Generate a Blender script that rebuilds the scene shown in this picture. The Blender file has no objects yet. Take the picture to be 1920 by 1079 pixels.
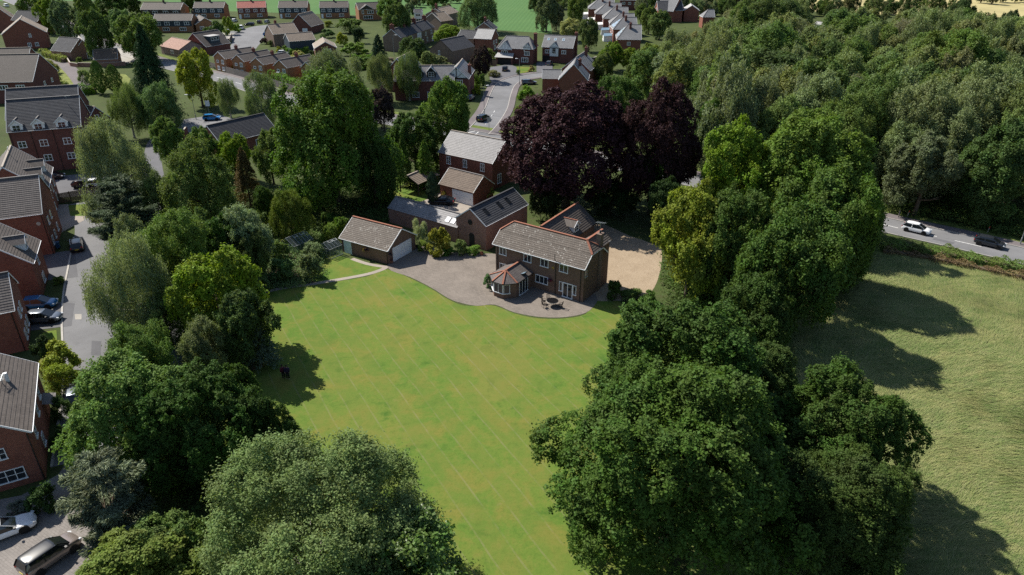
import bpy, math, random
import numpy as np
from mathutils import Vector, Matrix
random.seed(7)
SC = bpy.context.scene
COL = SC.collection
R = math.radians

# ---------------------------------------------------------------- camera, sky, sun, exposure
CAM_H = 44.0; PITCH = R(27.5); FOC = 1333.0
cam_d = bpy.data.cameras.new('camera'); cam = bpy.data.objects.new('camera', cam_d); COL.objects.link(cam)
cam.location = (0, 0, CAM_H); cam.rotation_euler = (R(90) - PITCH, 0, 0)
cam_d.sensor_width = 36.0; cam_d.lens = 36.0 * FOC / 1920.0
cam_d.clip_start = 0.5; cam_d.clip_end = 6000
SC.camera = cam
SUN_EL = R(47.0); SUN_DIR = Vector((-0.817 * math.cos(SUN_EL), 0.577 * math.cos(SUN_EL), math.sin(SUN_EL))).normalized()
world = bpy.data.worlds.new('World'); SC.world = world; world.use_nodes = True
wn = world.node_tree.nodes; wl = world.node_tree.links
bg = wn.get('Background') or wn.new('ShaderNodeBackground')
sky = wn.new('ShaderNodeTexSky'); sky.sky_type = 'NISHITA'; sky.sun_disc = False
sky.sun_elevation = SUN_EL; sky.sun_rotation = math.atan2(SUN_DIR.x, SUN_DIR.y)
sky.air_density = 1.0; sky.dust_density = 0.6; sky.ozone_density = 1.0
wl.new(sky.outputs[0], bg.inputs[0]); bg.inputs[1].default_value = 0.082
sun_d = bpy.data.lights.new('sun', 'SUN'); sun_d.energy = 4.8; sun_d.angle = R(0.55); sun_d.color = (1.0, 0.945, 0.85)
sun = bpy.data.objects.new('sun', sun_d); COL.objects.link(sun)
sun.rotation_euler = SUN_DIR.to_track_quat('Z', 'Y').to_euler()
vs = SC.view_settings; vs.view_transform = 'Standard'; vs.look = 'None'; vs.exposure = 0.74; vs.gamma = 1.0; vs.use_curve_mapping = False
SC.cycles.max_bounces = 6; SC.cycles.diffuse_bounces = 3; SC.cycles.glossy_bounces = 3
SC.cycles.transmission_bounces = 4; SC.cycles.transparent_max_bounces = 6
SC.cycles.use_denoising = False

# ---------------------------------------------------------------- helpers
_s, _c = math.sin(PITCH), math.cos(PITCH)
def G(px, py, z=0.0):
    """where the sight line of a photograph pixel meets the level z"""
    v = (540 - py) / FOC; d = (CAM_H - z) / (_s - _c * v)
    return np.array(((px - 960) / FOC * d, (_c + _s * v) * d))
def depth_of(x, y, z): return y * _c - (z - CAM_H) * _s
def proj(x, y, z):
    d = depth_of(x, y, z); return 960 + FOC * x / d, 540 - FOC * (y * _s + (z - CAM_H) * _c) / d

class MB:
    def __init__(s): s.v = []; s.f = []; s.uv = []; s.m = []; s.M = None
    def pt(s, p):
        p = Vector(p)
        if s.M is not None: p = s.M @ p
        s.v.append(tuple(p)); return len(s.v) - 1
    def face(s, pts, uv=None, mi=0):
        s.f.append([s.pt(p) for p in pts]); s.m.append(mi)
        if uv is None:
            a = Vector(pts[0]); e = Vector(pts[1]) - a
            e = e.normalized() if e.length > 1e-9 else Vector((1, 0, 0))
            n = (Vector(pts[1]) - a).cross(Vector(pts[-1]) - a)
            n = n.normalized() if n.length > 1e-12 else Vector((0, 0, 1))
            g = n.cross(e); uv = [((Vector(p) - a).dot(e), (Vector(p) - a).dot(g)) for p in pts]
        s.uv.append(uv)
    def box(s, x0, y0, z0, x1, y1, z1, mi=0):
        p = [(x0,y0,z0),(x1,y0,z0),(x1,y1,z0),(x0,y1,z0),(x0,y0,z1),(x1,y0,z1),(x1,y1,z1),(x0,y1,z1)]
        for q in ((3,2,1,0),(4,5,6,7),(0,1,5,4),(1,2,6,5),(2,3,7,6),(3,0,4,7)): s.face([p[i] for i in q], mi=mi)
    def bar(s, a, b, w, h=None, up=(0,0,1), mi=0):
        a = Vector(a); b = Vector(b); d = (b - a).normalized(); up = Vector(up)
        if abs(d.dot(up)) > 0.97: up = Vector((1, 0, 0))
        r = d.cross(up).normalized() * (w / 2); t = r.cross(d).normalized() * ((h or w) / 2)
        p = [a-r-t, a+r-t, a+r+t, a-r+t, b-r-t, b+r-t, b+r+t, b-r+t]
        for q in ((0,1,2,3),(7,6,5,4),(0,4,5,1),(1,5,6,2),(2,6,7,3),(3,7,4,0)): s.face([p[i] for i in q], mi=mi)
    def tube(s, pts, rad, n=8, cap=True, mi=0):
        rings = []
        for i, p in enumerate(pts):
            p = Vector(p); a = Vector(pts[max(i-1,0)]); b = Vector(pts[min(i+1,len(pts)-1)])
            d = (b - a).normalized(); up = Vector((0,0,1)) if abs(d.z) < .9 else Vector((1,0,0))
            r = d.cross(up).normalized(); t = r.cross(d).normalized(); q = rad[i] if hasattr(rad, '__len__') else rad
            rings.append([s.pt(p + (r*math.cos(k*2*math.pi/n) + t*math.sin(k*2*math.pi/n))*q) for k in range(n)])
        for i in range(len(rings)-1):
            for k in range(n):
                s.f.append([rings[i][k], rings[i][(k+1)%n], rings[i+1][(k+1)%n], rings[i+1][k]]); s.m.append(mi); s.uv.append([(0,0)]*4)
        if cap:
            s.f.append(rings[0][::-1]); s.m.append(mi); s.uv.append([(0,0)]*n); s.f.append(rings[-1]); s.m.append(mi); s.uv.append([(0,0)]*n)
    def lathe(s, prof, n=16, cx=0, cy=0, mi=0, cap=True):
        rings = [[s.pt((cx + r*math.cos(k*2*math.pi/n), cy + r*math.sin(k*2*math.pi/n), z)) for k in range(n)] for r, z in prof]
        for i in range(len(rings)-1):
            for k in range(n):
                s.f.append([rings[i][k], rings[i][(k+1)%n], rings[i+1][(k+1)%n], rings[i+1][k]]); s.m.append(mi); s.uv.append([(0,0)]*4)
        if cap:
            s.f.append(rings[0][::-1]); s.m.append(mi); s.uv.append([(0,0)]*n); s.f.append(rings[-1]); s.m.append(mi); s.uv.append([(0,0)]*n)
    def mesh(s, name, mats, smooth=False, weld=False):
        me = bpy.data.meshes.new(name); me.from_pydata(s.v, [], s.f)
        for m in (mats if isinstance(mats, (list, tuple)) else [mats]): me.materials.append(m)
        ul = me.uv_layers.new(name='UVMap'); k = 0; flat = []
        for u in s.uv:
            for q in u: flat += [q[0], q[1]]
        ul.data.foreach_set('uv', flat)
        if any(s.m): me.polygons.foreach_set('material_index', s.m)
        if smooth: me.polygons.foreach_set('use_smooth', [True]*len(me.polygons))
        me.update()
        if weld: import bmesh; b_ = bmesh.new(); b_.from_mesh(me); bmesh.ops.remove_doubles(b_, verts=b_.verts, dist=.001); b_.to_mesh(me); b_.free()
        return me
    def build(s, name, mats, parent=None, smooth=False, loc=(0,0,0), rz=0.0):
        return link(name, s.mesh(name, mats, smooth), parent, loc, rz)

def link(name, me, parent=None, loc=(0,0,0), rz=0.0):
    o = bpy.data.objects.new(name, me); COL.objects.link(o)
    o.location = loc; o.rotation_euler = (0, 0, rz)
    if parent is not None: o.parent = parent
    return o
def tag(o, label, cat, group=None):
    o['label'] = label; o['category'] = cat
    if group: o['group'] = group
    return o
def thing(name, label, cat, loc=(0,0,0), rz=0.0, group=None):
    return tag(link(name, None, None, loc, rz), label, cat, group)
def struct(o, kind='structure'): o['kind'] = kind; return o

# ---------------------------------------------------------------- materials
MATS = {}
class NT:
    def __init__(s, name):
        s.mat = bpy.data.materials.new(name); s.mat.use_nodes = True; s.t = s.mat.node_tree; s.n = s.t.nodes; s.l = s.t.links
        s.b = s.n['Principled BSDF']; s.out = s.n['Material Output']
    def node(s, kind, **kw):
        n = s.n.new(kind)
        for k, v in kw.items(): setattr(n, k, v)
        return n
    def put(s, sock, v):
        if hasattr(v, 'is_linked') or isinstance(v, bpy.types.NodeSocket): s.l.new(v, sock)
        elif isinstance(v, (tuple, list)) and len(v) == 3 and sock.type == 'RGBA': sock.default_value = (*v, 1)
        else: sock.default_value = v
    def mix(s, f, a, b, mode='MIX'):
        n = s.node('ShaderNodeMix', data_type='RGBA', blend_type=mode); s.put(n.inputs[0], f); s.put(n.inputs[6], a); s.put(n.inputs[7], b); return n.outputs[2]
    def math(s, op, a, b=0.0, c=0.0, clamp=False):
        n = s.node('ShaderNodeMath', operation=op, use_clamp=clamp)
        s.put(n.inputs[0], a); s.put(n.inputs[1], b)
        if len(n.inputs) > 2: s.put(n.inputs[2], c)
        return n.outputs[0]
    def noise(s, vec, scale, detail=4, rough=.55, dist=0.0):
        n = s.node('ShaderNodeTexNoise'); s.l.new(vec, n.inputs['Vector']); n.inputs['Scale'].default_value = scale
        n.inputs['Detail'].default_value = detail; n.inputs['Roughness'].default_value = rough; n.inputs['Distortion'].default_value = dist
        return n.outputs['Fac']
    def ramp(s, f, lo, hi):
        n = s.node('ShaderNodeMapRange'); s.put(n.inputs[0], f); n.inputs[1].default_value = lo; n.inputs[2].default_value = hi; return n.outputs[0]
    def geo(s): return s.node('ShaderNodeNewGeometry').outputs['Position']
    def uv(s): return s.node('ShaderNodeTexCoord').outputs['UV']
    def objc(s): return s.node('ShaderNodeTexCoord').outputs['Object']
    def rnd(s): return s.node('ShaderNodeObjectInfo').outputs['Random']
    def bump(s, h, strength, dist=.05):
        n = s.node('ShaderNodeBump'); n.inputs['Strength'].default_value = strength; n.inputs['Distance'].default_value = dist
        s.l.new(h, n.inputs['Height']); s.l.new(n.outputs[0], s.b.inputs['Normal'])
    def base(s, col, rough=.8, spec=.3, metal=0.0):
        s.put(s.b.inputs['Base Color'], col); s.put(s.b.inputs['Roughness'], rough); s.b.inputs['Specular IOR Level'].default_value = spec; s.b.inputs['Metallic'].default_value = metal

def M(name, col, rough=.8, spec=.3, metal=0.0, var=0.15, scale=3.0):
    if name in MATS: return MATS[name]
    t = NT(name); p = t.geo(); f = t.noise(p, scale, 5, .6)
    c = t.mix(t.ramp(f, .3, .7), tuple(x*(1-var) for x in col), tuple(min(1, x*(1+var)) for x in col))
    t.base(c, rough, spec, metal); MATS[name] = t.mat; return t.mat

def brick(name, c1, c2, mortar, dark=.5, fine=True):
    t = NT(name); uv = t.uv(); p = t.geo()
    b = t.node('ShaderNodeTexBrick'); t.l.new(uv, b.inputs['Vector']); b.inputs['Scale'].default_value = 1.0
    b.inputs['Brick Width'].default_value = .225; b.inputs['Row Height'].default_value = .075; b.inputs['Mortar Size'].default_value = .009; b.inputs['Bias'].default_value = 0
    b.inputs['Color1'].default_value = (*c1, 1); b.inputs['Color2'].default_value = (*c2, 1); b.inputs['Mortar'].default_value = (*mortar, 1)
    f = t.noise(p, .5, 6, .65); f2 = t.noise(p, 4.0, 4, .7)
    c = t.mix(t.ramp(f, .35, .75), b.outputs['Color'], tuple(x*dark for x in c1), 'MIX')
    c = t.mix(t.ramp(f2, .45, .75), c, tuple(min(1, x*1.35+.02) for x in c2))
    n = t.node('ShaderNodeMix', data_type='RGBA'); t.put(n.inputs[0], .55); t.l.new(c, n.inputs[6]); t.l.new(b.outputs['Color'], n.inputs[7])
    t.base(n.outputs[2], .9, .2); t.bump(b.outputs['Fac'], -.4, .02); MATS[name] = t.mat; return t.mat

def tiles(name, c1, c2, gap, w=.33, h=.33, lichen=0.0, lich_col=(.55,.53,.48), rough=.75, spec=.3, ribs=False):
    t = NT(name); uv = t.uv(); p = t.geo()
    b = t.node('ShaderNodeTexBrick'); t.l.new(uv, b.inputs['Vector']); b.inputs['Scale'].default_value = 1.0
    b.inputs['Brick Width'].default_value = w; b.inputs['Row Height'].default_value = h; b.inputs['Mortar Size'].default_value = .022; b.inputs['Mortar Smooth'].default_value = .4
    b.offset = 0.0 if ribs else .5
    b.inputs['Color1'].default_value = (*c1, 1); b.inputs['Color2'].default_value = (*c2, 1); b.inputs['Mortar'].default_value = (*gap, 1)
    f = t.noise(p, .6, 6, .7); c = t.mix(t.ramp(f, .3, .75), b.outputs['Color'], tuple(min(1, x*1.25) for x in c2))
    f3 = t.noise(p, 7.0, 3, .6); c = t.mix(t.ramp(f3, .5, .85), c, tuple(x*.6 for x in c1))
    n = t.node('ShaderNodeMix', data_type='RGBA'); t.put(n.inputs[0], .5); t.l.new(c, n.inputs[6]); t.l.new(b.outputs['Color'], n.inputs[7]); c = n.outputs[2]
    if lichen > 0:
        v = t.node('ShaderNodeTexVoronoi'); t.l.new(p, v.inputs['Vector']); v.inputs['Scale'].default_value = 3.4; v.inputs['Randomness'].default_value = 1
        m = t.math('LESS_THAN', v.outputs['Distance'], t.math('MULTIPLY', t.ramp(t.noise(p, .9, 4, .6), .35, .75), .42 * lichen))
        c = t.mix(t.math('MULTIPLY', m, .75), c, lich_col)
    t.base(c, rough, spec); t.bump(b.outputs['Fac'], -.6, .03); MATS[name] = t.mat; return t.mat

brick('brick_red', (.17,.05,.035), (.25,.085,.055), (.2,.13,.1))
brick('brick_dark_red', (.12,.04,.032), (.17,.06,.045), (.14,.09,.08))
brick('brick_brown', (.135,.075,.05), (.2,.115,.08), (.2,.16,.13), .4)
brick('brick_orange', (.24,.1,.045), (.3,.14,.065), (.25,.18,.12))
brick('brick_old', (.2,.085,.055), (.29,.15,.11), (.3,.23,.19), .45)
brick('brick_grey_brown', (.15,.1,.075), (.2,.14,.11), (.18,.15,.13))
brick('stone_pinkish', (.24,.15,.14), (.36,.26,.24), (.2,.14,.13), .4)
tiles('roof_lichen', (.084,.069,.057), (.118,.098,.081), (.026,.021,.018), .3, .3, lichen=1.0, lich_col=(.4,.385,.35))
tiles('roof_brown', (.078,.065,.057), (.11,.093,.082), (.05,.04,.035), .3, .3, lichen=.25)
tiles('roof_pantile', (.085,.072,.068), (.125,.108,.1), (.025,.022,.022), .3, .34, ribs=True)
tiles('roof_moss', (.095,.068,.052), (.155,.117,.09), (.05,.035,.025), .25, .2, lichen=.6, lich_col=(.32,.26,.17))
tiles('roof_slate', (.05,.051,.056), (.08,.081,.088), (.022,.022,.025), .3, .25, lichen=.1, rough=.8, spec=.15)
tiles('roof_slate_pale', (.15,.148,.152), (.225,.22,.225), (.08,.075,.075), .3, .25, lichen=.5, lich_col=(.5,.47,.45), rough=.6)
tiles('roof_grey', (.16,.16,.165), (.22,.22,.225), (.09,.09,.09), .3, .25, rough=.75, spec=.2)
tiles('roof_black_slate', (.05,.05,.055), (.068,.068,.074), (.035,.035,.038), .3, .25, rough=.85, spec=.12)
tiles('roof_red', (.27,.075,.055), (.34,.11,.085), (.14,.04,.035), .3, .3)
tiles('roof_salmon', (.25,.13,.095), (.33,.19,.14), (.15,.08,.06), .3, .3)
tiles('roof_tan', (.19,.15,.115), (.25,.2,.155), (.1,.08,.065), .35, .3)
tiles('roof_light', (.3,.29,.28), (.38,.37,.36), (.2,.2,.19), .4, .3)
M('terracotta', (.27,.115,.075), .85, .2, var=.3, scale=6)
M('ridge_grey', (.16,.15,.145), .8); M('ridge_tan', (.28,.24,.2), .8); M('ridge_dark', (.04,.04,.045), .8)
M('white_paint', (.72,.73,.74), .55, .4, var=.05); M('upvc', (.74,.75,.75), .35, .5, var=.04)
M('render_white', (.66,.67,.66), .9, var=.08); M('mint_door', (.62,.72,.72), .5, .4, var=.05)
M('timber_black', (.02,.018,.017), .7); M('timber_dark', (.055,.045,.036), .85); M('timber_blue', (.035,.05,.065), .7)
M('fence_wood', (.115,.078,.055), .9, var=.35, scale=2); M('fence_grey', (.17,.15,.135), .9, var=.25, scale=2); M('felt_roof', (.17,.15,.125), .95, var=.2)
M('black_plastic', (.015,.015,.016), .5, .4); M('stone_pale', (.42,.38,.33), .9); M('kerb_stone', (.36,.34,.31), .9, var=.15)
M('galv_steel', (.3,.32,.33), .45, .5, .6); M('alu_bright', (.55,.57,.58), .5, .4, .2); M('lamp_post_grey', (.2,.22,.22), .5, .5, .2); M('red_plastic', (.55,.05,.03), .5)
M('bin_blue', (.02,.1,.22), .45, .4); M('pot_red', (.3,.06,.05), .8); M('pot_clay', (.3,.13,.08), .85); M('flower_pink', (.55,.06,.25), .7, var=.4, scale=14); M('flower_violet', (.12,.06,.3), .7, var=.4, scale=14)
M('brass', (.3,.2,.05), .5, .4, .3); M('yellow_flowers', (.5,.42,.08), .8, var=.4, scale=14)
M('furniture_metal', (.05,.042,.036), .5, .4, .3); M('table_top', (.008,.008,.009), .25, .5)
def glass_mat(name, col, rough=.08):
    t = NT(name); t.base(col, rough, .7); MATS[name] = t.mat; return t.mat
glass_mat('glass', (.018,.022,.027)); glass_mat('glass_blue', (.16,.24,.3), .15); glass_mat('solar_panel', (.22,.27,.33), .25)
t = NT('greenhouse_glass'); t.base((.3,.36,.35), .06, .6); tr = t.node('ShaderNodeBsdfTransparent'); tr.inputs[0].default_value = (.82,.88,.86,1); mx = t.node('ShaderNodeMixShader'); mx.inputs[0].default_value = .1
t.l.new(tr.outputs[0], mx.inputs[1]); t.l.new(t.b.outputs[0], mx.inputs[2]); t.l.new(mx.outputs[0], t.out.inputs[0]); MATS['greenhouse_glass'] = t.mat
M('bark', (.1,.078,.058), .95, .1, var=.4, scale=4); M('bark_birch', (.36,.34,.3), .9, .1, var=.5, scale=5)

# leaf: colour is the object's own colour, varied leaf by leaf
def leaf_mat(name, rough=.6, spec=.09, trans=.33, spread=.42):
    t = NT(name); oi = t.node('ShaderNodeObjectInfo'); at = t.node('ShaderNodeAttribute', attribute_name='var')
    p = t.geo(); col = oi.outputs['Color']; f = at.outputs['Fac']
    big = t.noise(p, .35, 3, .6)
    hsv = t.node('ShaderNodeHueSaturation'); t.l.new(col, hsv.inputs['Color'])
    t.put(hsv.inputs['Hue'], t.math('ADD', .5, t.math('MULTIPLY', t.math('SUBTRACT', f, .5), .045)))
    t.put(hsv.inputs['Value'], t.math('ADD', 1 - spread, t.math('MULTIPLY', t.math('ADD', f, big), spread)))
    t.put(hsv.inputs['Saturation'], t.math('ADD', .9, t.math('MULTIPLY', big, .3)))
    c = hsv.outputs[0]; t.base(c, rough, spec)
    tl = t.node('ShaderNodeBsdfTranslucent'); t.l.new(t.mix(1.0, c, (1.0, 1.0, .5), 'MULTIPLY'), tl.inputs[0])
    mx = t.node('ShaderNodeMixShader'); mx.inputs[0].default_value = trans
    t.l.new(t.b.outputs[0], mx.inputs[1]); t.l.new(tl.outputs[0], mx.inputs[2]); t.l.new(mx.outputs[0], t.out.inputs[0])
    MATS[name] = t.mat; return t.mat
leaf_mat('leaf'); leaf_mat('leaf_glossy', .42, .32, .25); leaf_mat('needle', .65, .12, .12); leaf_mat('leaf_copper', .6, .08, .2, .5)

# ground surfaces
def ground_mat():
    t = NT('ground_cover'); p = t.geo(); a = t.noise(p, .06, 5, .6); b = t.noise(p, .8, 5, .65); d = t.noise(p, 5, 3, .6)
    c = t.mix(t.ramp(a, .35, .65), (.045,.065,.02), (.075,.1,.03)); c = t.mix(t.ramp(b, .5, .8), c, (.075,.06,.038)); c = t.mix(t.ramp(d, .4, .8), c, (.035,.045,.018))
    t.base(c, .95, .1); t.bump(d, .6, .1); MATS['ground_cover'] = t.mat
ground_mat()
def lawn_mat(name, mow=True):
    t = NT(name); p = t.geo()
    sx = t.node('ShaderNodeSeparateXYZ'); t.l.new(p, sx.inputs[0]); x, y = sx.outputs[0], sx.outputs[1]
    big = t.noise(p, .055, 4, .6, .6); mid = t.noise(p, .28, 5, .65, .4); fine = t.noise(p, 1.3, 6, .8); vf = t.noise(p, 4.5, 4, .75)
    c = t.mix(t.ramp(big, .38, .62), (.085,.15,.024), (.113,.158,.028))
    c = t.mix(t.math('MULTIPLY', t.ramp(mid, .46, .66), .85), c, (.162,.152,.034)); c = t.mix(t.ramp(mid, .42, .32), c, (.056,.115,.018))
    c = t.mix(t.math('MULTIPLY', t.ramp(fine, .5, .72), .6), c, (.168,.155,.042)); c = t.mix(t.math('MULTIPLY', t.ramp(fine, .48, .3), .6), c, (.055,.1,.016))
    c = t.mix(t.math('MULTIPLY', t.ramp(vf, .5, .75), .45), c, (.05,.085,.016))
    dk = t.noise(p, .085, 7, .62, .5); c = t.mix(t.math('MULTIPLY', t.ramp(dk, .57, .63), .38), c, (.048,.112,.018)); c = t.mix(t.math('MULTIPLY', t.ramp(dk, .43, .37), .4), c, (.172,.155,.04))
    tn = t.noise(p, .7, 6, .8); c = t.mix(t.math('MULTIPLY', t.ramp(tn, .6, .72), .45), c, (.2,.165,.075))
    if mow:
        tt = t.math('ADD', t.math('MULTIPLY', x, .868), t.math('MULTIPLY', y, .497))
        wob = t.math('ADD', tt, t.math('MULTIPLY', t.noise(p, .12, 2, .5), .5))
        fr = t.math('FRACT', t.math('DIVIDE', wob, 1.83)); ln = t.math('LESS_THAN', fr, .085)
        ln = t.math('MULTIPLY', ln, t.ramp(t.noise(p, .4, 6, .8), .38, .62))
        st = t.math('LESS_THAN', t.math('FRACT', t.math('DIVIDE', wob, 3.66)), .5)
        c = t.mix(t.math('MULTIPLY', st, .28), c, (.115,.14,.03)); c = t.mix(t.math('MULTIPLY', ln, .44), c, (.19,.18,.095))
    t.base(c, .95, .1); t.bump(vf, .35, .05); MATS[name] = t.mat
lawn_mat('lawn_turf'); lawn_mat('lawn_plain', False)
def meadow_mat():
    t = NT('meadow_turf'); p = t.geo(); mp = t.node('ShaderNodeMapping'); t.l.new(p, mp.inputs[0]); mp.inputs['Rotation'].default_value = (0,0,.5); mp.inputs['Scale'].default_value = (.6,1.2,1)
    a = t.noise(p, .08, 5, .6); b = t.noise(mp.outputs[0], 1.1, 5, .7, 1.0); d = t.noise(mp.outputs[0], 4.5, 3, .7)
    c = t.mix(t.ramp(a, .35, .65), (.125,.162,.045), (.165,.188,.058)); c = t.mix(t.ramp(b, .45, .75), c, (.2,.212,.08)); c = t.mix(t.ramp(d, .55, .3), c, (.09,.125,.035))
    t.base(c, .95, .1); MATS['meadow_turf'] = t.mat
meadow_mat()
def grass_mat():
    t = NT('meadow_blade'); at = t.node('ShaderNodeAttribute', attribute_name='var'); p = t.geo(); a = t.noise(p, .16, 6, .7, 1.2); f = at.outputs['Fac']
    c = t.mix(t.ramp(a, .42, .6), (.12,.17,.045), (.225,.232,.08)); c = t.mix(t.ramp(f, .6, 1), c, (.265,.255,.125)); c = t.mix(t.ramp(f, .35, 0), c, (.105,.15,.042))
    mp = t.node('ShaderNodeMapping'); t.l.new(p, mp.inputs[0]); mp.inputs['Rotation'].default_value = (0,0,-.6); mp.inputs['Scale'].default_value = (.22,1.3,1); sk = t.noise(mp.outputs[0], .75, 5, .65, 1.6); c = t.mix(t.math('MULTIPLY', t.ramp(sk, .52, .68), .7), c, (.28,.27,.11)); c = t.mix(t.math('MULTIPLY', t.ramp(sk, .47, .34), .5), c, (.095,.14,.04))
    t.base(c, .7, .2); MATS['meadow_blade'] = t.mat
grass_mat()
def crop_mat():
    t = NT('crop_field'); p = t.geo(); w = t.node('ShaderNodeTexWave', wave_type='BANDS', bands_direction='X'); mp = t.node('ShaderNodeMapping'); t.l.new(p, mp.inputs[0]); mp.inputs['Rotation'].default_value = (0,0,.12); t.l.new(mp.outputs[0], w.inputs[0])
    w.inputs['Scale'].default_value = .16; w.inputs['Distortion'].default_value = 1.5; w.inputs['Detail'].default_value = 3
    a = t.noise(p, .03, 4, .6); b = t.noise(p, .6, 5, .7)
    c = t.mix(t.ramp(a, .3, .7), (.065,.14,.045), (.088,.165,.055)); c = t.mix(t.math('MULTIPLY', w.outputs['Fac'], .4), c, (.045,.1,.032)); c = t.mix(t.ramp(b, .5, .8), c, (.08,.15,.05))
    t.base(c, .95, .1); MATS['crop_field'] = t.mat
crop_mat()
M('hay_field', (.36,.31,.15), .95, .1, var=.2, scale=.05); M('rough_grass', (.15,.17,.05), .95, .1, var=.45, scale=.6); M('verge_grass', (.105,.135,.035), .95, .1, var=.4, scale=.9)
M('soil', (.07,.05,.035), .95, .1, var=.5, scale=1.2)
def asphalt(name, c, var=.2):
    t = NT(name); p = t.geo(); a = t.noise(p, .12, 6, .65); b = t.noise(p, 9, 3, .7); v = t.noise(p, .9, 3, .6)
    k = t.mix(t.ramp(a, .3, .7), tuple(x*(1-var) for x in c), tuple(x*(1+var) for x in c)); k = t.mix(t.math('MULTIPLY', t.ramp(b, .5, .8), .35), k, tuple(x*1.5 for x in c)); k = t.mix(t.math('MULTIPLY', t.ramp(v, .58, .66), .25), k, tuple(x*.65 for x in c))
    t.base(k, .9, .25); t.bump(b, .2, .02); MATS[name] = t.mat
asphalt('asphalt', (.15,.15,.155)); asphalt('asphalt_dark', (.105,.105,.112)); asphalt('footway', (.135,.118,.12)); asphalt('concrete', (.3,.28,.25)); asphalt('paving_slab', (.27,.235,.2))
def paver_mat(name, c1, c2, g, w=.2, h=.1, sc=1.0):
    t = NT(name); p = t.geo(); mp = t.node('ShaderNodeMapping'); t.l.new(p, mp.inputs[0]); mp.inputs['Rotation'].default_value = (0,0,.55)
    b = t.node('ShaderNodeTexBrick'); t.l.new(mp.outputs[0], b.inputs['Vector']); b.inputs['Scale'].default_value = sc
    b.inputs['Brick Width'].default_value = w; b.inputs['Row Height'].default_value = h; b.inputs['Mortar Size'].default_value = .012
    b.inputs['Color1'].default_value = (*c1,1); b.inputs['Color2'].default_value = (*c2,1); b.inputs['Mortar'].default_value = (*g,1)
    a = t.noise(p, .35, 6, .65); d = t.noise(p, 5, 4, .7)
    c = t.mix(t.math('MULTIPLY', t.ramp(a, .35, .7), .5), b.outputs['Color'], tuple(x*1.3 for x in c2)); c = t.mix(t.math('MULTIPLY', t.ramp(d, .45, .8), .45), c, tuple(x*.6 for x in c1))
    t.base(c, .9, .2); t.bump(b.outputs['Fac'], -.3, .02); MATS[name] = t.mat
paver_mat('block_paving', (.148,.127,.108), (.196,.168,.143), (.1,.088,.078), .42, .21)
paver_mat('close_paving', (.165,.15,.138), (.21,.19,.175), (.1,.09,.082), .4, .2)
def gravel_mat():
    t = NT('gravel_stone'); p = t.geo(); v = t.node('ShaderNodeTexVoronoi'); t.l.new(p, v.inputs['Vector']); v.inputs['Scale'].default_value = 9
    a = t.noise(p, .5, 5, .6, .5); b = t.noise(p, 3, 5, .75); c = t.mix(t.ramp(a, .35, .65), (.29,.225,.155), (.36,.285,.2)); c = t.mix(t.ramp(b, .45, .8), c, (.42,.35,.26)); c = t.mix(t.math('MULTIPLY', v.outputs['Distance'], .6), c, (.2,.145,.095))
    t.base(c, .95, .15); t.bump(v.outputs['Distance'], .6, .04); MATS['gravel_stone'] = t.mat
gravel_mat()
M('road_paint', (.72,.72,.7), .7, var=.2, scale=3)
M('skin', (.45,.28,.2), .6, var=.05); M('cloth_burgundy', (.09,.015,.03), .9); M('cloth_navy', (.03,.02,.05), .9); M('cloth_black', (.012,.012,.014), .9); M('hair_dark', (.03,.018,.012), .7)
def paint(name, col, rough=.25, metal=0.0):
    if name in MATS: return MATS[name]
    t = NT(name); t.base(col, rough, .5, metal); t.b.inputs['Coat Weight'].default_value = .35; t.b.inputs['Coat Roughness'].default_value = .06; MATS[name] = t.mat; return t.mat
for nm, cc, me_ in (('paint_white',(.75,.76,.77),0),('paint_black',(.012,.013,.015),0),('paint_charcoal',(.035,.04,.05),.4),('paint_silver',(.42,.45,.48),.6),('paint_blue',(.015,.13,.3),.2),('paint_steel',(.14,.16,.19),.5),('paint_bronze',(.24,.2,.18),.4),('paint_bright_blue',(.01,.2,.5),.1)): paint(nm, cc, .25, me_)
M('tyre', (.012,.012,.012), .85); M('alloy', (.35,.36,.37), .35, .5, .8); glass_mat('car_glass', (.01,.012,.014), .05); M('lamp_red', (.4,.015,.012), .3); M('lamp_clear', (.7,.72,.74), .2); M('plate_yellow', (.6,.48,.06), .5); M('plate_white', (.7,.7,.68), .5)
# ---------------------------------------------------------------- ground, roads, pavements
def crom(pts, k=6, closed=False):
    P = [np.array(p, float) for p in pts]; out = []; n = len(P)
    for i in range(n if closed else n - 1):
        a, b, c, d = (P[(i-1) % n], P[i], P[(i+1) % n], P[(i+2) % n]) if closed else (P[max(i-1,0)], P[i], P[i+1], P[min(i+2,n-1)])
        for j in range(k):
            t = j / k; out.append(.5*((2*b)+(-a+c)*t+(2*a-5*b+4*c-d)*t*t+(-a+3*b-3*c+d)*t**3))
    if not closed: out.append(P[-1])
    return out
def sheet(name, px, z, mat, smooth=0, thick=0.0, world=False):
    pts = [np.array(p, float) if world else G(*p) for p in px]
    if smooth: pts = crom(pts, smooth, True)
    area = sum(pts[i][0]*pts[(i+1)%len(pts)][1]-pts[(i+1)%len(pts)][0]*pts[i][1] for i in range(len(pts)))
    if area < 0: pts = pts[::-1]
    m = MB(); top = [(p[0], p[1], z) for p in pts]; m.face(top, uv=[(p[0], p[1]) for p in pts])
    if thick:
        for i in range(len(top)):
            a, b = top[i], top[(i+1) % len(top)]; m.face([(a[0],a[1],z-thick),(b[0],b[1],z-thick),b,a])
    return struct(m.build(name, MATS[mat]))
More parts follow.
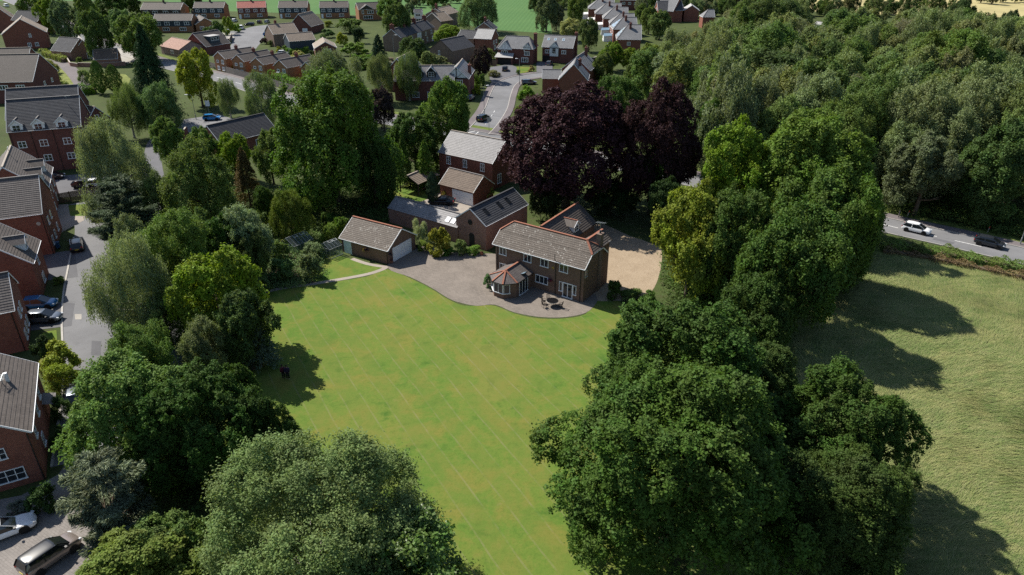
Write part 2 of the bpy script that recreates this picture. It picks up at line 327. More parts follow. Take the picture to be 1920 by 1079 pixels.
def ribbon(name, px, width, z, mat, k=6, thick=0.0, off=0.0, world=False, kind=True):
    P = crom([np.array(p, float) if world else G(*p) for p in px], k); m = MB(); L = []; Rr = []
    for i, p in enumerate(P):
        d = P[min(i+1, len(P)-1)] - P[max(i-1, 0)]; d = d/np.linalg.norm(d); n = np.array([-d[1], d[0]])
        L.append(p + n*(off+width/2)); Rr.append(p + n*(off-width/2))
    for i in range(len(P)-1):
        m.face([(*Rr[i],z),(*Rr[i+1],z),(*L[i+1],z),(*L[i],z)])
        if thick:
            m.face([(*Rr[i],z-thick),(*Rr[i+1],z-thick),(*Rr[i+1],z),(*Rr[i],z)]); m.face([(*L[i],z),(*L[i+1],z),(*L[i+1],z-thick),(*L[i],z-thick)])
    if thick:
        for q, s in ((0, 1), (-1, -1)):
            f = [(*Rr[q],z-thick),(*Rr[q],z),(*L[q],z),(*L[q],z-thick)]; m.face(f if s < 0 else f[::-1])
    o = m.build(name, MATS[mat]); return struct(o) if kind else o

m = MB(); m.face([(-2500,-300,0),(2500,-300,0),(2500,4000,0),(-2500,4000,0)]); struct(m.build('ground', MATS['ground_cover']))
sheet('crop_field', [(-600,4),(300,2),(430,22),(690,30),(830,30),(900,55),(1035,64),(1030,30),(1000,-60),(900,-100),(300,-100),(-600,-60)], .004, 'crop_field')
sheet('hay_field', [(1525,22),(1640,28),(1720,32),(1800,26),(1850,34),(1990,30),(2100,-20),(1800,-60),(1500,-8)], .004, 'hay_field')
sheet('far_pasture', [(1000,-4),(1500,-6),(1640,-40),(1400,-90),(1000,-90)], .004, 'verge_grass')
# big lawn, path, upper lawn
sheet('lawn', [(430,568),(500,545),(600,533),(690,519),(727,506),(800,538),(838,561),(870,574),(905,573),(930,575),(965,589),(1010,598),(1060,598),(1098,590),(1112,570),(1150,560),(1250,640),(1300,760),(1260,1000),(1180,1200),(700,1300),(420,900),(430,760),(440,640)], .008, 'lawn_turf', 3)
sheet('upper_lawn', [(596,480),(640,482),(690,496),(722,504),(690,516),(640,524),(588,530),(585,505)], .012, 'lawn_plain', 3)
ribbon('garden_path', [(470,556),(520,543),(600,531),(680,517),(712,508),(728,500)], .75, .02, 'paving_slab', 5, .02)
ribbon('garden_path', [(660,486),(690,496),(726,502)], .7, .016, 'paving_slab', 4, .016)
sheet('patio', [(727,503),(745,470),(790,463),(850,474),(890,477),(935,478),(1010,500),(1100,545),(1120,560),(1112,577),(1092,590),(1050,596.5),(1004,594.5),(962,586),(928,572.5),(895,574.5),(868,570),(842,561),(808,540),(770,521)], .024, 'block_paving', 4, .024)
sheet('gravel_yard', [(1100,560),(1160,565),(1212,556),(1235,520),(1240,470),(1215,455),(1180,443),(1120,420),(1060,440),(1080,520)], .014, 'gravel_stone', 4)
sheet('back_lawn', [(1120,418),(1160,440),(1210,452),(1290,440),(1260,395),(1180,385),(1100,380)], .010, 'ground_cover', 3)  # shade put into the colour: dark ground cover instead of lawn turf
sheet('side_lawn', [(730,378),(762,378),(800,392),(818,385),(800,360),(770,340),(738,330),(725,350)], .010, 'lawn_plain', 2)
sheet('courtyard', [(770,386),(800,375),(822,362),(900,372),(905,395),(860,410),(800,398)], .014, 'paving_slab')
sheet('vegetable_plot', [(470,520),(520,470),(585,485),(600,525),(540,540)], .010, 'soil', 3)
sheet('meadow', [(1500,520),(1560,465),(1640,462),(1720,476),(1820,497),(2000,545),(2500,700),(2600,1300),(1500,1500),(1290,1150),(1330,900),(1420,700),(1470,590)], .006, 'meadow_turf', 2)
# main road with footway, kerbs and markings
MAIN = [(10,-2),(75,25),(140,62),(200,88),(262,108),(330,128),(430,152),(530,186),(640,210),(760,233),(890,256),(1000,276),(1200,318),(1400,362),(1560,396),(1660,423),(1790,452),(1920,482),(2060,516)]
ribbon('main_road', MAIN, 6.6, .02, 'asphalt', 6)
ribbon('footway', MAIN, 2.0, .13, 'footway', 6, .13, off=4.45)
ribbon('kerb', MAIN, .15, .14, 'kerb_stone', 6, .14, off=3.37)
ribbon('kerb', MAIN, .15, .14, 'kerb_stone', 6, .14, off=-3.37)
ribbon('grass_verge', MAIN, 2.2, .05, 'verge_grass', 6, .05, off=6.6)
SIDE = [(893,252),(912,232),(930,205),(938,180),(948,160),(968,149),(1000,143),(1040,139)]
ribbon('side_road', SIDE, 5.6, .026, 'asphalt', 6)
ribbon('footway', SIDE, 1.8, .12, 'footway', 6, .12, off=3.85); ribbon('footway', SIDE, 1.6, .12, 'footway', 6, .12, off=-3.75)
ribbon('kerb', SIDE, .16, .135, 'kerb_stone', 6, .135, off=2.88); ribbon('kerb', SIDE, .16, .135, 'kerb_stone', 6, .135, off=-2.88)
sheet('driveway', [(918,128),(955,122),(968,127),(972,140),(940,150),(925,160),(918,150)], .15, 'asphalt_dark', 0)
sheet('driveway', [(1006,118),(1036,116),(1036,136),(1006,138)], .15, 'asphalt_dark', 0)
sheet('front_lawn', [(958,127),(996,128),(1000,134),(970,140),(958,137)], .13, 'lawn_plain', 2)
sheet('turning_head', [(425,62),(448,58),(478,50),(512,48),(520,56),(500,64),(492,76),(480,92),(466,103),(444,100),(430,92),(436,78)], .02, 'asphalt', 2)
ribbon('cul_de_sac_road', [(455,100),(440,112),(425,122)], 6, .016, 'asphalt')
sheet('driveway', [(395,60),(440,64),(438,74),(420,80),(398,72)], .03, 'concrete')
sheet('forecourt', [(215,92),(262,92),(270,110),(240,120),(210,112)], .03, 'concrete')
ribbon('estate_road', [(160,170),(148,150),(128,128),(110,118),(80,112)], 4.2, .02, 'footway')
CLOSE = [(150,1120),(110,1040),(135,960),(165,860),(172,780),(176,710),(172,650),(166,590),(166,540),(172,490),(178,440),(172,400),(150,380)]
ribbon('close_road', CLOSE[3:], 5.6, .02, 'asphalt', 6)
ribbon('kerb', CLOSE[3:-2], .22, .1, 'kerb_stone', 6, .1, off=2.9)
sheet('close_courtyard', [(-120,960),(40,930),(110,890),(150,830),(185,840),(200,960),(190,1079),(200,1300),(-200,1300)], .014, 'close_paving')
sheet('car_park', [(60,336),(205,322),(215,345),(200,365),(110,372),(60,372)], .02, 'asphalt_dark')
sheet('drive', [(60,480),(140,470),(146,520),(150,520),(60,530)], .03, 'asphalt_dark')
sheet('drive', [(40,560),(140,570),(134,612),(50,622)], .03, 'asphalt_dark')
sheet('flagstone_path', [(104,385),(128,384),(130,400),(160,400),(158,414),(110,440),(104,432)], .03, 'paving_slab')
sheet('front_lawn', [(128,386),(180,382),(176,406),(132,406)], .036, 'lawn_plain')
sheet('front_lawn', [(80,624),(106,620),(108,645),(84,650)], .036, 'lawn_plain')
ribbon('lane', [(352,760),(335,690),(322,640),(312,590),(302,500),(294,420),(292,350),(286,300),(296,262),(330,246),(372,243)], 3.4, .018, 'asphalt_dark', 6)
sheet('junction', [(330,246),(345,225),(410,215),(440,225),(420,250),(372,252)], .024, 'asphalt')
sheet('rough_plot', [(70,120),(95,108),(125,126),(140,160),(110,166),(76,162)], .012, 'rough_grass', 2)
sheet('rough_plot', [(148,142),(170,138),(235,140),(240,160),(180,172),(152,166)], .012, 'rough_grass', 2)
def paint_line(px, w, z, dash=None, world=False):
    if not dash: return ribbon('road_marking', px, w, z, 'road_paint', 4, world=world)
    P = crom([G(*p) for p in px], 10); acc = 0; seg = [P[0]]
    for i in range(1, len(P)):
        a, b = P[i-1], P[i]; L = np.linalg.norm(b-a); n = max(1, int(L/.5))
        for j in range(n): seg.append(a+(b-a)*(j+1)/n)
    d = 0; start = None
    for i in range(1, len(seg)):
        on = (d % dash[1]) < dash[0]
        if on and start is None: start = seg[i-1]
        if not on and start is not None: ribbon('road_marking', [start, seg[i-1]], w, z, 'road_paint', 1, world=True); start = None
        d += np.linalg.norm(seg[i]-seg[i-1])
paint_line(MAIN[14:18], .12, .026, (4, 6)); paint_line(MAIN[5:8], .12, .026, (4, 6)); paint_line([(300,247),(345,238),(372,236)], .12, .03, (3, 5))
paint_line(SIDE[0:3], .1, .032, (2, 4)); paint_line([(877,250),(905,244)], .2, .034); paint_line([(889,255),(908,240)], .12, .034)
sheet('drain_cover', [(140,590),(153,590),(153,600),(141,600)], .026, 'concrete')
sheet('road_patch', [(172,640),(190,641),(189,668),(171,667)], .026, 'asphalt_dark')
sheet('road_patch', [(1752,447),(1790,456),(1786,459),(1748,450)], .026, 'asphalt_dark')
# ---------------------------------------------------------------- buildings
_wcache = {}
def window_mesh(w, h, nx, ny, fr, gl, bar=.07):
    key = (round(w,2), round(h,2), nx, ny, fr, gl, bar)
    if key in _wcache: return _wcache[key]
    m = MB(); d0, d1 = -.07, .02
    m.box(-w/2, d0, 0, -w/2+bar, d1, h); m.box(w/2-bar, d0, 0, w/2, d1, h); m.box(-w/2+bar, d0, h-bar, w/2-bar, d1, h); m.box(-w/2-.06, d0-.06, -.05, w/2+.06, d1, bar*.6)
    for i in range(1, nx): x = -w/2 + w*i/nx; m.box(x-bar*.45, d0+.003, bar*.6, x+bar*.45, d1, h-bar)
    for j in range(1, ny):
        z = h*j/ny
        for i in range(nx):
            xa = -w/2 + w*i/nx + (bar if i == 0 else bar*.45); xb = -w/2 + w*(i+1)/nx - (bar if i == nx-1 else bar*.45); m.box(xa, d0+.02, z-.02, xb, d1, z+.02)
    g = MB(); g.box(-w/2+bar*.5, -.025, bar*.4, w/2-bar*.5, .015, h-bar*.5)
    _wcache[key] = (m.mesh('window', MATS[fr]), g.mesh('pane', MATS[gl])); return _wcache[key]
def panel_mesh(key, fn, mat):
    if key not in _wcache: m = MB(); fn(m); _wcache[key] = m.mesh(key[0], mat)
    return _wcache[key]

def slope(m, o, ex, es, left, right, S, step=.34, lift=.03):
    """one roof plane laid in lapped courses between a left and a right edge"""
    o = Vector(o); ex = Vector(ex); es = Vector(es); nn = ex.cross(es).normalized()
    def at(ch, v):
        for (v0, x0), (v1, x1) in zip(ch[:-1], ch[1:]):
            if v <= v1 + 1e-9: return x0 + (x1-x0)*((v-v0)/(v1-v0) if v1 > v0 else 0)
        return ch[-1][1]
    cuts = sorted(set([round(c[0], 4) for c in left+right] + [k*step for k in range(1, int(S/step)+1) if k*step < S-.05]))
    for k, (v0, v1) in enumerate(zip(cuts[:-1], cuts[1:])):
        if v1 - v0 < 1e-4: continue
        a0, b0, a1, b1 = at(left, v0), at(right, v0), at(left, v1), at(right, v1)
        p = lambda x, v, h: tuple(o + ex*x + es*v + nn*h)
        m.face([p(a0,v0,lift), p(b0,v0,lift), p(b1,v1,0), p(a1,v1,0)] if b1-a1 > 1e-4 else [p(a0,v0,lift), p(b0,v0,lift), p(b1,v1,0)], uv=[(a0,v0),(b0,v0),(b1,v1),(a1,v1)] if b1-a1 > 1e-4 else [(a0,v0),(b0,v0),(b1,v1)])
        m.face([p(a0,v0,-.001), p(b0,v0,-.001), p(b0,v0,lift), p(a0,v0,lift)], uv=[(a0,v0),(b0,v0),(b0,v0),(a0,v0)])

class Frame: pass
def _fr(o, x, L, hwr, ze, zr):
    f = Frame(); f.o = np.array(o, float); f.x = np.array(x, float)/np.linalg.norm(x); f.a = math.atan2(f.x[1], f.x[0]); f.L = L; f.hwr = hwr; f.ze = ze; f.zr = zr; return f
def by_eave(e0, e1, ze, r, pitch=38):
    a = G(*e0, ze); b = G(*e1, ze); L = np.linalg.norm(b-a); u = (b-a)/L; n = np.array([-u[1], u[0]]); T = math.tan(R(pitch)); lo, hi = ze+.2, ze+9
    for _ in range(40):
        mid = (lo+hi)/2
        if (G(*r, mid)-a) @ n - (mid-ze)/T > 0: lo = mid
        else: hi = mid
    off = (lo-ze)/T; return _fr(a+n*off, u, L, off, ze, lo)
def by_gable(g0, g1, ze, pitch=38, depth=9, rf=None, pk=None):
    a = G(*g0, ze); b = G(*g1, ze); W = np.linalg.norm(b-a); u = (b-a)/W; n = np.array([-u[1], u[0]]); zr = ze+W/2*math.tan(R(pitch)); o = (a+b)/2
    if pk is not None: v = (540-pk[1])/FOC; zr = max(ze+1.0, CAM_H-o[1]*(_s-_c*v)/(_c+_s*v))
    if rf is not None: depth = max(2.5, (G(*rf, zr)-o) @ n)
    return _fr(o, n, depth, W/2, ze, zr)
def by_right(near, far, ze, hwr, pitch=38):
    a = G(*near, ze); b = G(*far, ze); L = np.linalg.norm(b-a); x = (b-a)/L; n = np.array([-x[1], x[0]]); return _fr(a+n*hwr, x, L, hwr, ze, ze+hwr*math.tan(R(pitch)))
def by_ridge(r0, r1, zr, hwr, pitch=38):
    a = G(*r0, zr); b = G(*r1, zr); L = np.linalg.norm(b-a); return _fr(a, (b-a)/L, L, hwr, zr-hwr*math.tan(R(pitch)), zr)

def local(parent, o):
    o.parent = parent; return o
def roof_part(house, f, mat, ridge, hips=(0, 0), x0=0.0, x1=None, barge='white_paint', step=.34, gutter=True, name='roof', base=0.0, o=None):
    """gable, half-hipped or hipped roof in local x (ridge) / y; hips = length taken from each ridge end, fraction of the slope it starts at"""
    x1 = f.L if x1 is None else x1; H = f.zr - f.ze; S = math.hypot(f.hwr, H); cs, sn = f.hwr/S, H/S
    h0 = hips[0] if isinstance(hips[0], tuple) else (hips[0], 0.0); h1 = hips[1] if isinstance(hips[1], tuple) else (hips[1], 0.0)
    m = MB()
    def ch(h, xx, sg): return [(0, xx), (h[1]*S, xx), (S, xx + sg*h[0])] if h[0] > 0 and h[1] > 0 else ([(0, xx), (S, xx+sg*h[0])] if h[0] > 0 else [(0, xx), (S, xx)])
    slope(m, (0,-f.hwr,f.ze), (1,0,0), (0,cs,sn), ch(h0,x0,1), ch(h1,x1,-1), S, step)
    neg = lambda c: [(v,-x) for v, x in c]
    slope(m, (0,f.hwr,f.ze), (-1,0,0), (0,-cs,sn), neg(ch(h1,x1,-1)), neg(ch(h0,x0,1)), S, step)
    for h, xx, sg in ((h0, x0, 1), (h1, x1, -1)):
        if h[0] <= 0: continue
        zb = f.ze + h[1]*H; yb = f.hwr*(1-h[1]); rise = f.zr - zb; Sh = math.hypot(h[0], rise); es = (sg*h[0]/Sh, 0, rise/Sh)
        if sg > 0: slope(m, (xx, 0, zb), (0,-1,0), es, [(0,-yb),(Sh,0)], [(0,yb),(Sh,0)], Sh, step)
        else: slope(m, (xx, 0, zb), (0,1,0), es, [(0,-yb),(Sh,0)], [(0,yb),(Sh,0)], Sh, step)
    rf = m.build(name, MATS[mat], house)
    r = MB(); ra, rb = x0 + h0[0], x1 - h1[0]; w = .16
    if rb - ra > .3: r.bar((ra-.02, 0, f.zr+.035), (rb+.02, 0, f.zr+.035), w*1.7, .13)
    for h, xx, sg, ri in ((h0, x0, 1, ra), (h1, x1, -1, rb)):
        if h[0] > 0:
            for s in (-1, 1): r.bar((ri, 0, f.zr+.03), (xx, s*f.hwr*(1-h[1]), f.ze+h[1]*H+.04), w*1.5, .1)
    r.build('ridge', MATS[ridge], rf)
    def bb(p, q, w, hh): b = MB(); b.bar(p, q, w, hh); b.build('barge_board', MATS[barge], rf)
    for h, xx, sg in ((h0, x0, 1), (h1, x1, -1)):
        top = (f.zr - .06) if h[0] <= 0 else f.ze + h[1]*H - .06; yt = 0 if h[0] <= 0 else f.hwr*(1-h[1])
        if h[0] > 0 and h[1] == 0: bb((xx, -f.hwr, f.ze-.1), (xx, f.hwr, f.ze-.1), .08, .16); continue
        for s in (-1, 1): bb((xx, s*f.hwr, f.ze-.06), (xx, s*yt, top+.02), .05, .15)
        if h[0] > 0: bb((xx, -yt, top), (xx, yt, top), .05, .12)
    if gutter:
        for s in (-1, 1): g = MB(); g.bar((x0+.02, s*(f.hwr+.05), f.ze-.05), (x1-.02, s*(f.hwr+.05), f.ze-.05), .08, .07); g.build('gutter', MATS['white_paint' if barge == 'white_paint' else 'black_plastic'], rf)
    return rf

def wall_mesh(house, f, mat, oe, og, hips=(0,0), name='wall'):
    hw = f.hwr - oe; T = (f.zr-f.ze)/f.hwr; zt = f.ze + oe*T - .06; zp = f.zr - .06; xa, xb = og, f.L-og; m = MB()
    h0 = hips[0] if isinstance(hips[0], tuple) else (hips[0], 0.0); h1 = hips[1] if isinstance(hips[1], tuple) else (hips[1], 0.0)
    m.face([(xa,-hw,0),(xb,-hw,0),(xb,-hw,zt),(xa,-hw,zt)], uv=[(xa,0),(xb,0),(xb,zt),(xa,zt)])
    m.face([(xb,hw,0),(xa,hw,0),(xa,hw,zt),(xb,hw,zt)], uv=[(xa,0),(xb,0),(xb,zt),(xa,zt)])
    def gable(x, h, sg):
        if h[0] > 0 and h[1] == 0: P = [(hw,0),(-hw,0),(-hw,f.ze-.02),(hw,f.ze-.02)]
        elif h[0] > 0: zc = f.ze+h[1]*(f.zr-f.ze)-.06; yc = f.hwr*(1-h[1]); P = [(hw,0),(-hw,0),(-hw,zt),(-yc,zc),(yc,zc),(hw,zt)]
        else: P = [(hw,0),(-hw,0),(-hw,zt),(0,zp),(hw,zt)]
        if sg > 0: P = [(-y, z) for y, z in P]
        m.face([(x,y,z) for y, z in P], uv=P)
    gable(xa, h0, -1); gable(xb, h1, 1)
    return m.build(name, MATS[mat], house)

def wpos(f, wall, t, oe, og):
    hw = f.hwr - oe; xa, xb = og, f.L-og
    if wall == 'S': return (xa+(xb-xa)*t, -hw), 0.0
    if wall == 'N': return (xb-(xb-xa)*t, hw), math.pi
    if wall == 'W': return (xa, hw-2*hw*t), -math.pi/2
    return (xb, -hw+2*hw*t), math.pi/2
def add_window(house, f, wall, t, z, w, h, nx=2, ny=1, fr='upvc', gl='glass', oe=.3, og=.15, name='window'):
    (x, y), a = wpos(f, wall, t, oe, og); dist = math.hypot(*f.o); fm, gm = window_mesh(w, h, nx, ny if dist < 200 else 1, fr, gl, .07 if dist < 70 else .085 if dist < 120 else .12 if dist < 220 else .17)
    o = link(name, fm, house, (x, y, z), a); link('pane', gm, o); return o
def add_door(house, f, wall, t, w, h, mat='white_paint', oe=.3, og=.15, name='door', ribs=0, z=0.0):
    (x, y), a = wpos(f, wall, t, oe, og)
    def fn(m):
        m.box(-w/2, -.05, 0, w/2, .02, h)
        for k in range(ribs): zz = h*(k+.5)/ribs; m.box(-w/2+.06, -.062, zz-.03, w/2-.06, -.05, zz+.03)
        if not ribs: m.box(-w/2+.12, -.06, .15, w/2-.12, -.05, h*.45); m.box(-w/2+.12, -.06, h*.52, w/2-.12, -.05, h-.15)
    me = panel_mesh((name, round(w,2), round(h,2), mat, ribs), fn, MATS[mat]); o = link(name, me, house, (x, y, z), a)
    k = panel_mesh(('handle', round(w,2), round(h,2)), lambda m: m.box(w*.38, -.1, h*.46, w*.38+.05, -.05, h*.46+.12), MATS['galv_steel'])
    link('handle', k, o); return o
def chimney(house, x, y, z0, z1, wx=.9, wy=.6, mat='brick_dark_red', pots=2, pot='terracotta'):
    m = MB(); m.box(x-wx/2, y-wy/2, z0, x+wx/2, y+wy/2, z1-.22); m.box(x-wx/2-.06, y-wy/2-.06, z1-.22, x+wx/2+.06, y+wy/2+.06, z1); c = m.build('chimney', MATS[mat], house)
    for k in range(pots): p = MB(); px = x + (k-(pots-1)/2)*wx/max(pots, 1)*.9; p.lathe([(.13,z1-.003),(.11,z1+.3),(.14,z1+.32),(.14,z1+.4)], 10, px, y); p.build('chimney_pot', MATS[pot], c)
def downpipe(house, f, wall, t, oe=.3, og=.15, mat='black_plastic'):
    (x, y), a = wpos(f, wall, t, oe, og); q = Vector((math.sin(a), -math.cos(a), 0))*.07; m = MB()
    top = f.ze if wall in 'SN' else f.ze; m.tube([(x+q.x, y+q.y, 0.02), (x+q.x, y+q.y, top-.1)], .05, 6); m.build('downpipe', MATS[mat], house)
def skylight(house, f, side, x, v, w=.8, h=1.0, mat='glass'):
    """roof light lying on the S or N slope, v = distance up the slope"""
    H = f.zr-f.ze; S = math.hypot(f.hwr, H); cs, sn = f.hwr/S, H/S; s = -1 if side == 'S' else 1
    ex = Vector((1,0,0)) if s < 0 else Vector((-1,0,0)); es = Vector((0,-s*cs,sn)); nn = ex.cross(es); o = Vector((x, s*f.hwr, f.ze)) + es*v
    Mx = Matrix((( ex.x, es.x, nn.x, o.x),(ex.y, es.y, nn.y, o.y),(ex.z, es.z, nn.z, o.z),(0,0,0,1)))
    m = MB(); m.M = Mx; m.box(-w/2,0,-.02,-w/2+.08,h,.1); m.box(w/2-.08,0,-.02,w/2,h,.1); m.box(-w/2+.08,0,-.02,w/2-.08,.08,.1); m.box(-w/2+.08,h-.08,-.02,w/2-.08,h,.1); k = m.build('skylight', MATS['black_plastic' if mat == 'glass' else 'white_paint'], house)
    g = MB(); g.M = Mx; g.box(-w/2+.06,.06,-.02,w/2-.06,h-.06,.07); g.build('pane', MATS[mat], k)
def gable_dormer(house, f, side, x, v, w=1.8, wall_h=1.3, pitch=45, mat='roof_slate', face='white_paint', win=(1.1,1.1), ridge='ridge_grey', timber=False, cheek=None):
    """a dormer with its own little gable standing on the S or N slope; v = plan distance of its face from the eave"""
    T = (f.zr-f.ze)/f.hwr; s = -1 if side == 'S' else 1; yf = s*(f.hwr-v); zb = f.ze+v*T; zt = zb+wall_h; zr = zt+w/2*math.tan(R(pitch)); zr = min(zr, f.zr+.3)
    def back(z): return s*(f.hwr-(z-f.ze)/T)
    e = w/2+.18; ov = s*.22; ze = zt-.12; m = MB(); yr = back(zr); ye = back(ze)
    def quad(p): m.face(p if s < 0 else p[::-1])
    quad([(x-e,yf+ov,ze),(x,yf+ov,zr),(x,yr,zr),(x-e,ye,ze)][::-1]); quad([(x,yf+ov,zr),(x+e,yf+ov,ze),(x+e,ye,ze),(x,yr,zr)][::-1])
    d = m.build('dormer', MATS[mat], house)
    b = MB(); fc = [(x-w/2,yf,zb-.1),(x+w/2,yf,zb-.1),(x+w/2,yf,zt),(x,yf,zr-.12),(x-w/2,yf,zt)]; b.face(fc if s < 0 else fc[::-1])
    for xx, o in ((x-w/2, 1), (x+w/2, 0)):
        q = [(xx,yf,zb-.1),(xx,yf,zt),(xx,back(zt),zt)]; b.face(q if (o == 1) == (s < 0) else q[::-1])
    b.build('dormer_face', MATS[face], d)
    for sg in (-1, 1): g = MB(); g.bar((x+sg*e, yf+ov, ze-.02), (x, yf+ov, zr-.02), .05, .15); g.build('barge_board', MATS['white_paint'], d)
    g = MB(); g.bar((x, yf+ov, zr+.03), (x, yr, zr+.03), .18, .09); g.build('ridge', MATS[ridge], d)
    if timber:
        tb = MB(); yy = yf+s*.02
        for xx in (-.5,-.25,0,.25,.5): zz = zr-.15-abs(xx)*w*math.tan(R(pitch)); tb.bar((x+xx*w*.9,yy,zt-.1),(x+xx*w*.9,yy,max(zz,zt)),.09,.04)
        tb.bar((x-w/2,yy,zt-.08),(x+w/2,yy,zt-.08),.04,.12); tb.build('timber_frame', MATS['timber_black'], d)
    fm, gm = window_mesh(win[0], win[1], 2, 2, 'upvc', 'glass'); o = link('dormer_window', fm, d, (x, yf+s*.01, zt-win[1]-.08), 0 if s < 0 else math.pi); link('pane', gm, o)
def house(name, label, f, wall='brick_red', roof='roof_brown', ridge='ridge_grey', hips=(0,0), wins=(), doors=(), chim=(), oe=.3, og=.15, barge='white_paint', cat='house', step=.34, pipes=(), group=None, gutter=True):
    hs = thing(name, label, cat, (f.o[0], f.o[1], 0), f.a, group)
    wall_mesh(hs, f, wall, oe, og, hips); roof_part(hs, f, roof, ridge, hips, barge=barge, step=step, gutter=gutter)
    for w in wins: add_window(hs, f, *w[:5], *(w[5:]), oe=oe, og=og)
    for d in doors: add_door(hs, f, d[0], d[1], d[2], d[3], *(d[4:5]), oe=oe, og=og, **(d[5] if len(d) > 5 else {}))
    for c in chim: chimney(hs, *c)
    for p in pipes: downpipe(hs, f, p[0], p[1], oe, og)
    return hs
def row(wall, ts, z, w, h, nx=2, ny=1, fr='upvc'): return [(wall, t, z, w, h, nx, ny, fr) for t in ts]
# ---- the main house with conservatory
f = by_eave((923,458), (1097,507), 4.9, (1032,433.5), 38); MH = f
HH = ((1.4,.58),(1.6,.55))
mh = house('country_house', 'brown brick country house with lichened roof, terracotta ridges and octagonal sunroom by the lawn', f, 'brick_brown', 'roof_lichen', 'terracotta', HH, oe=.35, og=.3, step=.3)
def at_main(u, n): return (u, n - f.hwr)
def mwin(u0, u1, z0, z1, nx=2): 
    w = u1-u0; fm, gm = window_mesh(w, z1-z0, nx, 1, 'upvc', 'glass'); o = link('window', fm, mh, ((u0+u1)/2, .35-f.hwr, z0), 0); link('pane', gm, o)
for a_, b_ in ((.97,2.09),(4.88,6.09),(7.51,8.73),(10.39,11.67)): mwin(a_, b_, 3.55, 4.6)
mwin(6.79, 8.72, 1.02, 2.12, 3); mwin(.97, 2.0, 1.1, 2.2)
fm, gm = window_mesh(1.5, 2.08, 2, 1, 'upvc', 'glass', .11); o = link('french_door', fm, mh, (11.72, .35-f.hwr, .05), 0); link('pane', gm, o)
for uu in (10.68, 12.74): fm, gm = window_mesh(.5, 1.35, 1, 1, 'upvc', 'glass'); o = link('side_light', fm, mh, (uu, .35-f.hwr, .75), 0); link('pane', gm, o)
for uu in (.62, 9.85, 13.55): m = MB(); m.tube([(uu, .28-f.hwr, .03), (uu, .28-f.hwr, 4.75)], .05, 6); m.build('downpipe', MATS['black_plastic'], mh)
m = MB(); m.tube([(9.85, .3-f.hwr, 4.7), (9.85, .02-f.hwr, 5.1), (9.85, -.02-f.hwr, 5.9)], .05, 6); m.build('vent_pipe', MATS['black_plastic'], mh)
fm, gm = window_mesh(.55, .95, 1, 2, 'stone_pale', 'glass'); o = link('window', fm, mh, (f.L-.3, -2.35, 3.5), math.pi/2); link('pane', gm, o)
m = MB(); m.lathe([(.2,0),(.2,.06),(.05,.09)], 14); o = m.build('sun_plaque', MATS['brass'], mh, loc=(9.42, .35-f.hwr, 3.75)); o.rotation_euler = (R(90), 0, 0)
# rear wing
wg = MB(); y0, y1 = .05, 3.9
wg.face([(13.95,y0,0),(13.95,y1,0),(13.95,y1,6.1),(13.95,y0,6.1)]); wg.face([(13.95,y1,0),(9.9,y1,0),(9.9,y1,5.0),(12.66,y1,7.3),(13.95,y1,6.1)]); wg.face([(9.9,y1,0),(9.9,2.8,0),(9.9,2.8,5.0),(9.9,y1,5.0)]); wg.build('wing_wall', MATS['brick_brown'], mh)
wr = MB(); zr_ = f.zr+.02; S1 = math.hypot(14.2-12.66, zr_-6.3); e1 = ((12.66-14.2)/S1, 0, (zr_-6.3)/S1)
slope(wr, (14.2,0,6.3), (0,1,0), e1, [(0,0),(S1,0)], [(0,4.15),(S1,4.15)], S1, .3)
S2 = math.hypot(12.66-9.55, zr_-5.0); e2 = ((12.66-9.55)/S2, 0, (zr_-5.0)/S2); slope(wr, (9.55,0,5.0), (0,-1,0), e2, [(0,-4.15),(S2,-4.15)], [(0,-2.8),(S2,-.05)], S2, .3)
wro = wr.build('wing_roof', MATS['roof_lichen'], mh); r_ = MB(); r_.bar((12.66,.0,zr_+.05),(12.66,4.2,zr_+.05),.27,.13); r_.build('ridge', MATS['terracotta'], wro)
b_ = MB(); b_.bar((14.22,4.15,6.25),(12.66,4.15,zr_-.05),.06,.2); b_.bar((9.55,4.15,4.95),(12.66,4.15,zr_-.05),.06,.2); b_.build('barge_board', MATS['timber_dark'], wro)
chimney(mh, 13.8, 1.35, 0, 8.15, .6, .8, 'brick_grey_brown', 1, 'ridge_dark')
m = MB(); m.bar((13.75,1.35,8.7),(13.75,1.35,9.6),.05); m.bar((13.1,1.35,9.5),(14.5,1.5,9.65),.05); 
for k in range(6): m.bar((13.2+k*.22,1.1,9.52+k*.02),(13.2+k*.22,1.65,9.56+k*.02),.025)
m.build('aerial', MATS['galv_steel'], mh)
# sunroom
def cp(u, n, z): return (u, n - f.hwr, z)
E8 = [(2.05,.3),(2.05,-3.5),(3.42,-4.87),(5.08,-4.87),(6.45,-3.5),(6.45,.3)]; AX, AZ, EZ = 4.25, 3.3, 2.25
mr = MB(); ap = (AX,-3.0); rb_ = (AX,.34)
mr.face([cp(*E8[0],EZ), cp(*E8[1],EZ), cp(*ap,AZ), cp(*rb_,AZ)], uv=[(0,0),(3.8,0),(3.3,2.4),(0,2.4)])
for i in (1,2,3): mr.face([cp(*E8[i],EZ), cp(*E8[i+1],EZ), cp(*ap,AZ)], uv=[(0,0),(1.9,0),(.95,2.4)])
mr.face([cp(*E8[4],EZ), cp(*E8[5],EZ), cp(*rb_,AZ), cp(*ap,AZ)], uv=[(0,0),(3.8,0),(3.8,2.4),(.5,2.4)])
sr = mr.build('sunroom_roof', MATS['roof_pantile'], mh)
rd = MB(); rd.bar(cp(*ap,AZ+.05), cp(*rb_,AZ+.05), .24, .1)
for i in (1,2,3,4): rd.bar(cp(*ap,AZ+.05), cp(*E8[i],EZ+.05), .22, .09)
rd.build('ridge', MATS['terracotta'], sr)
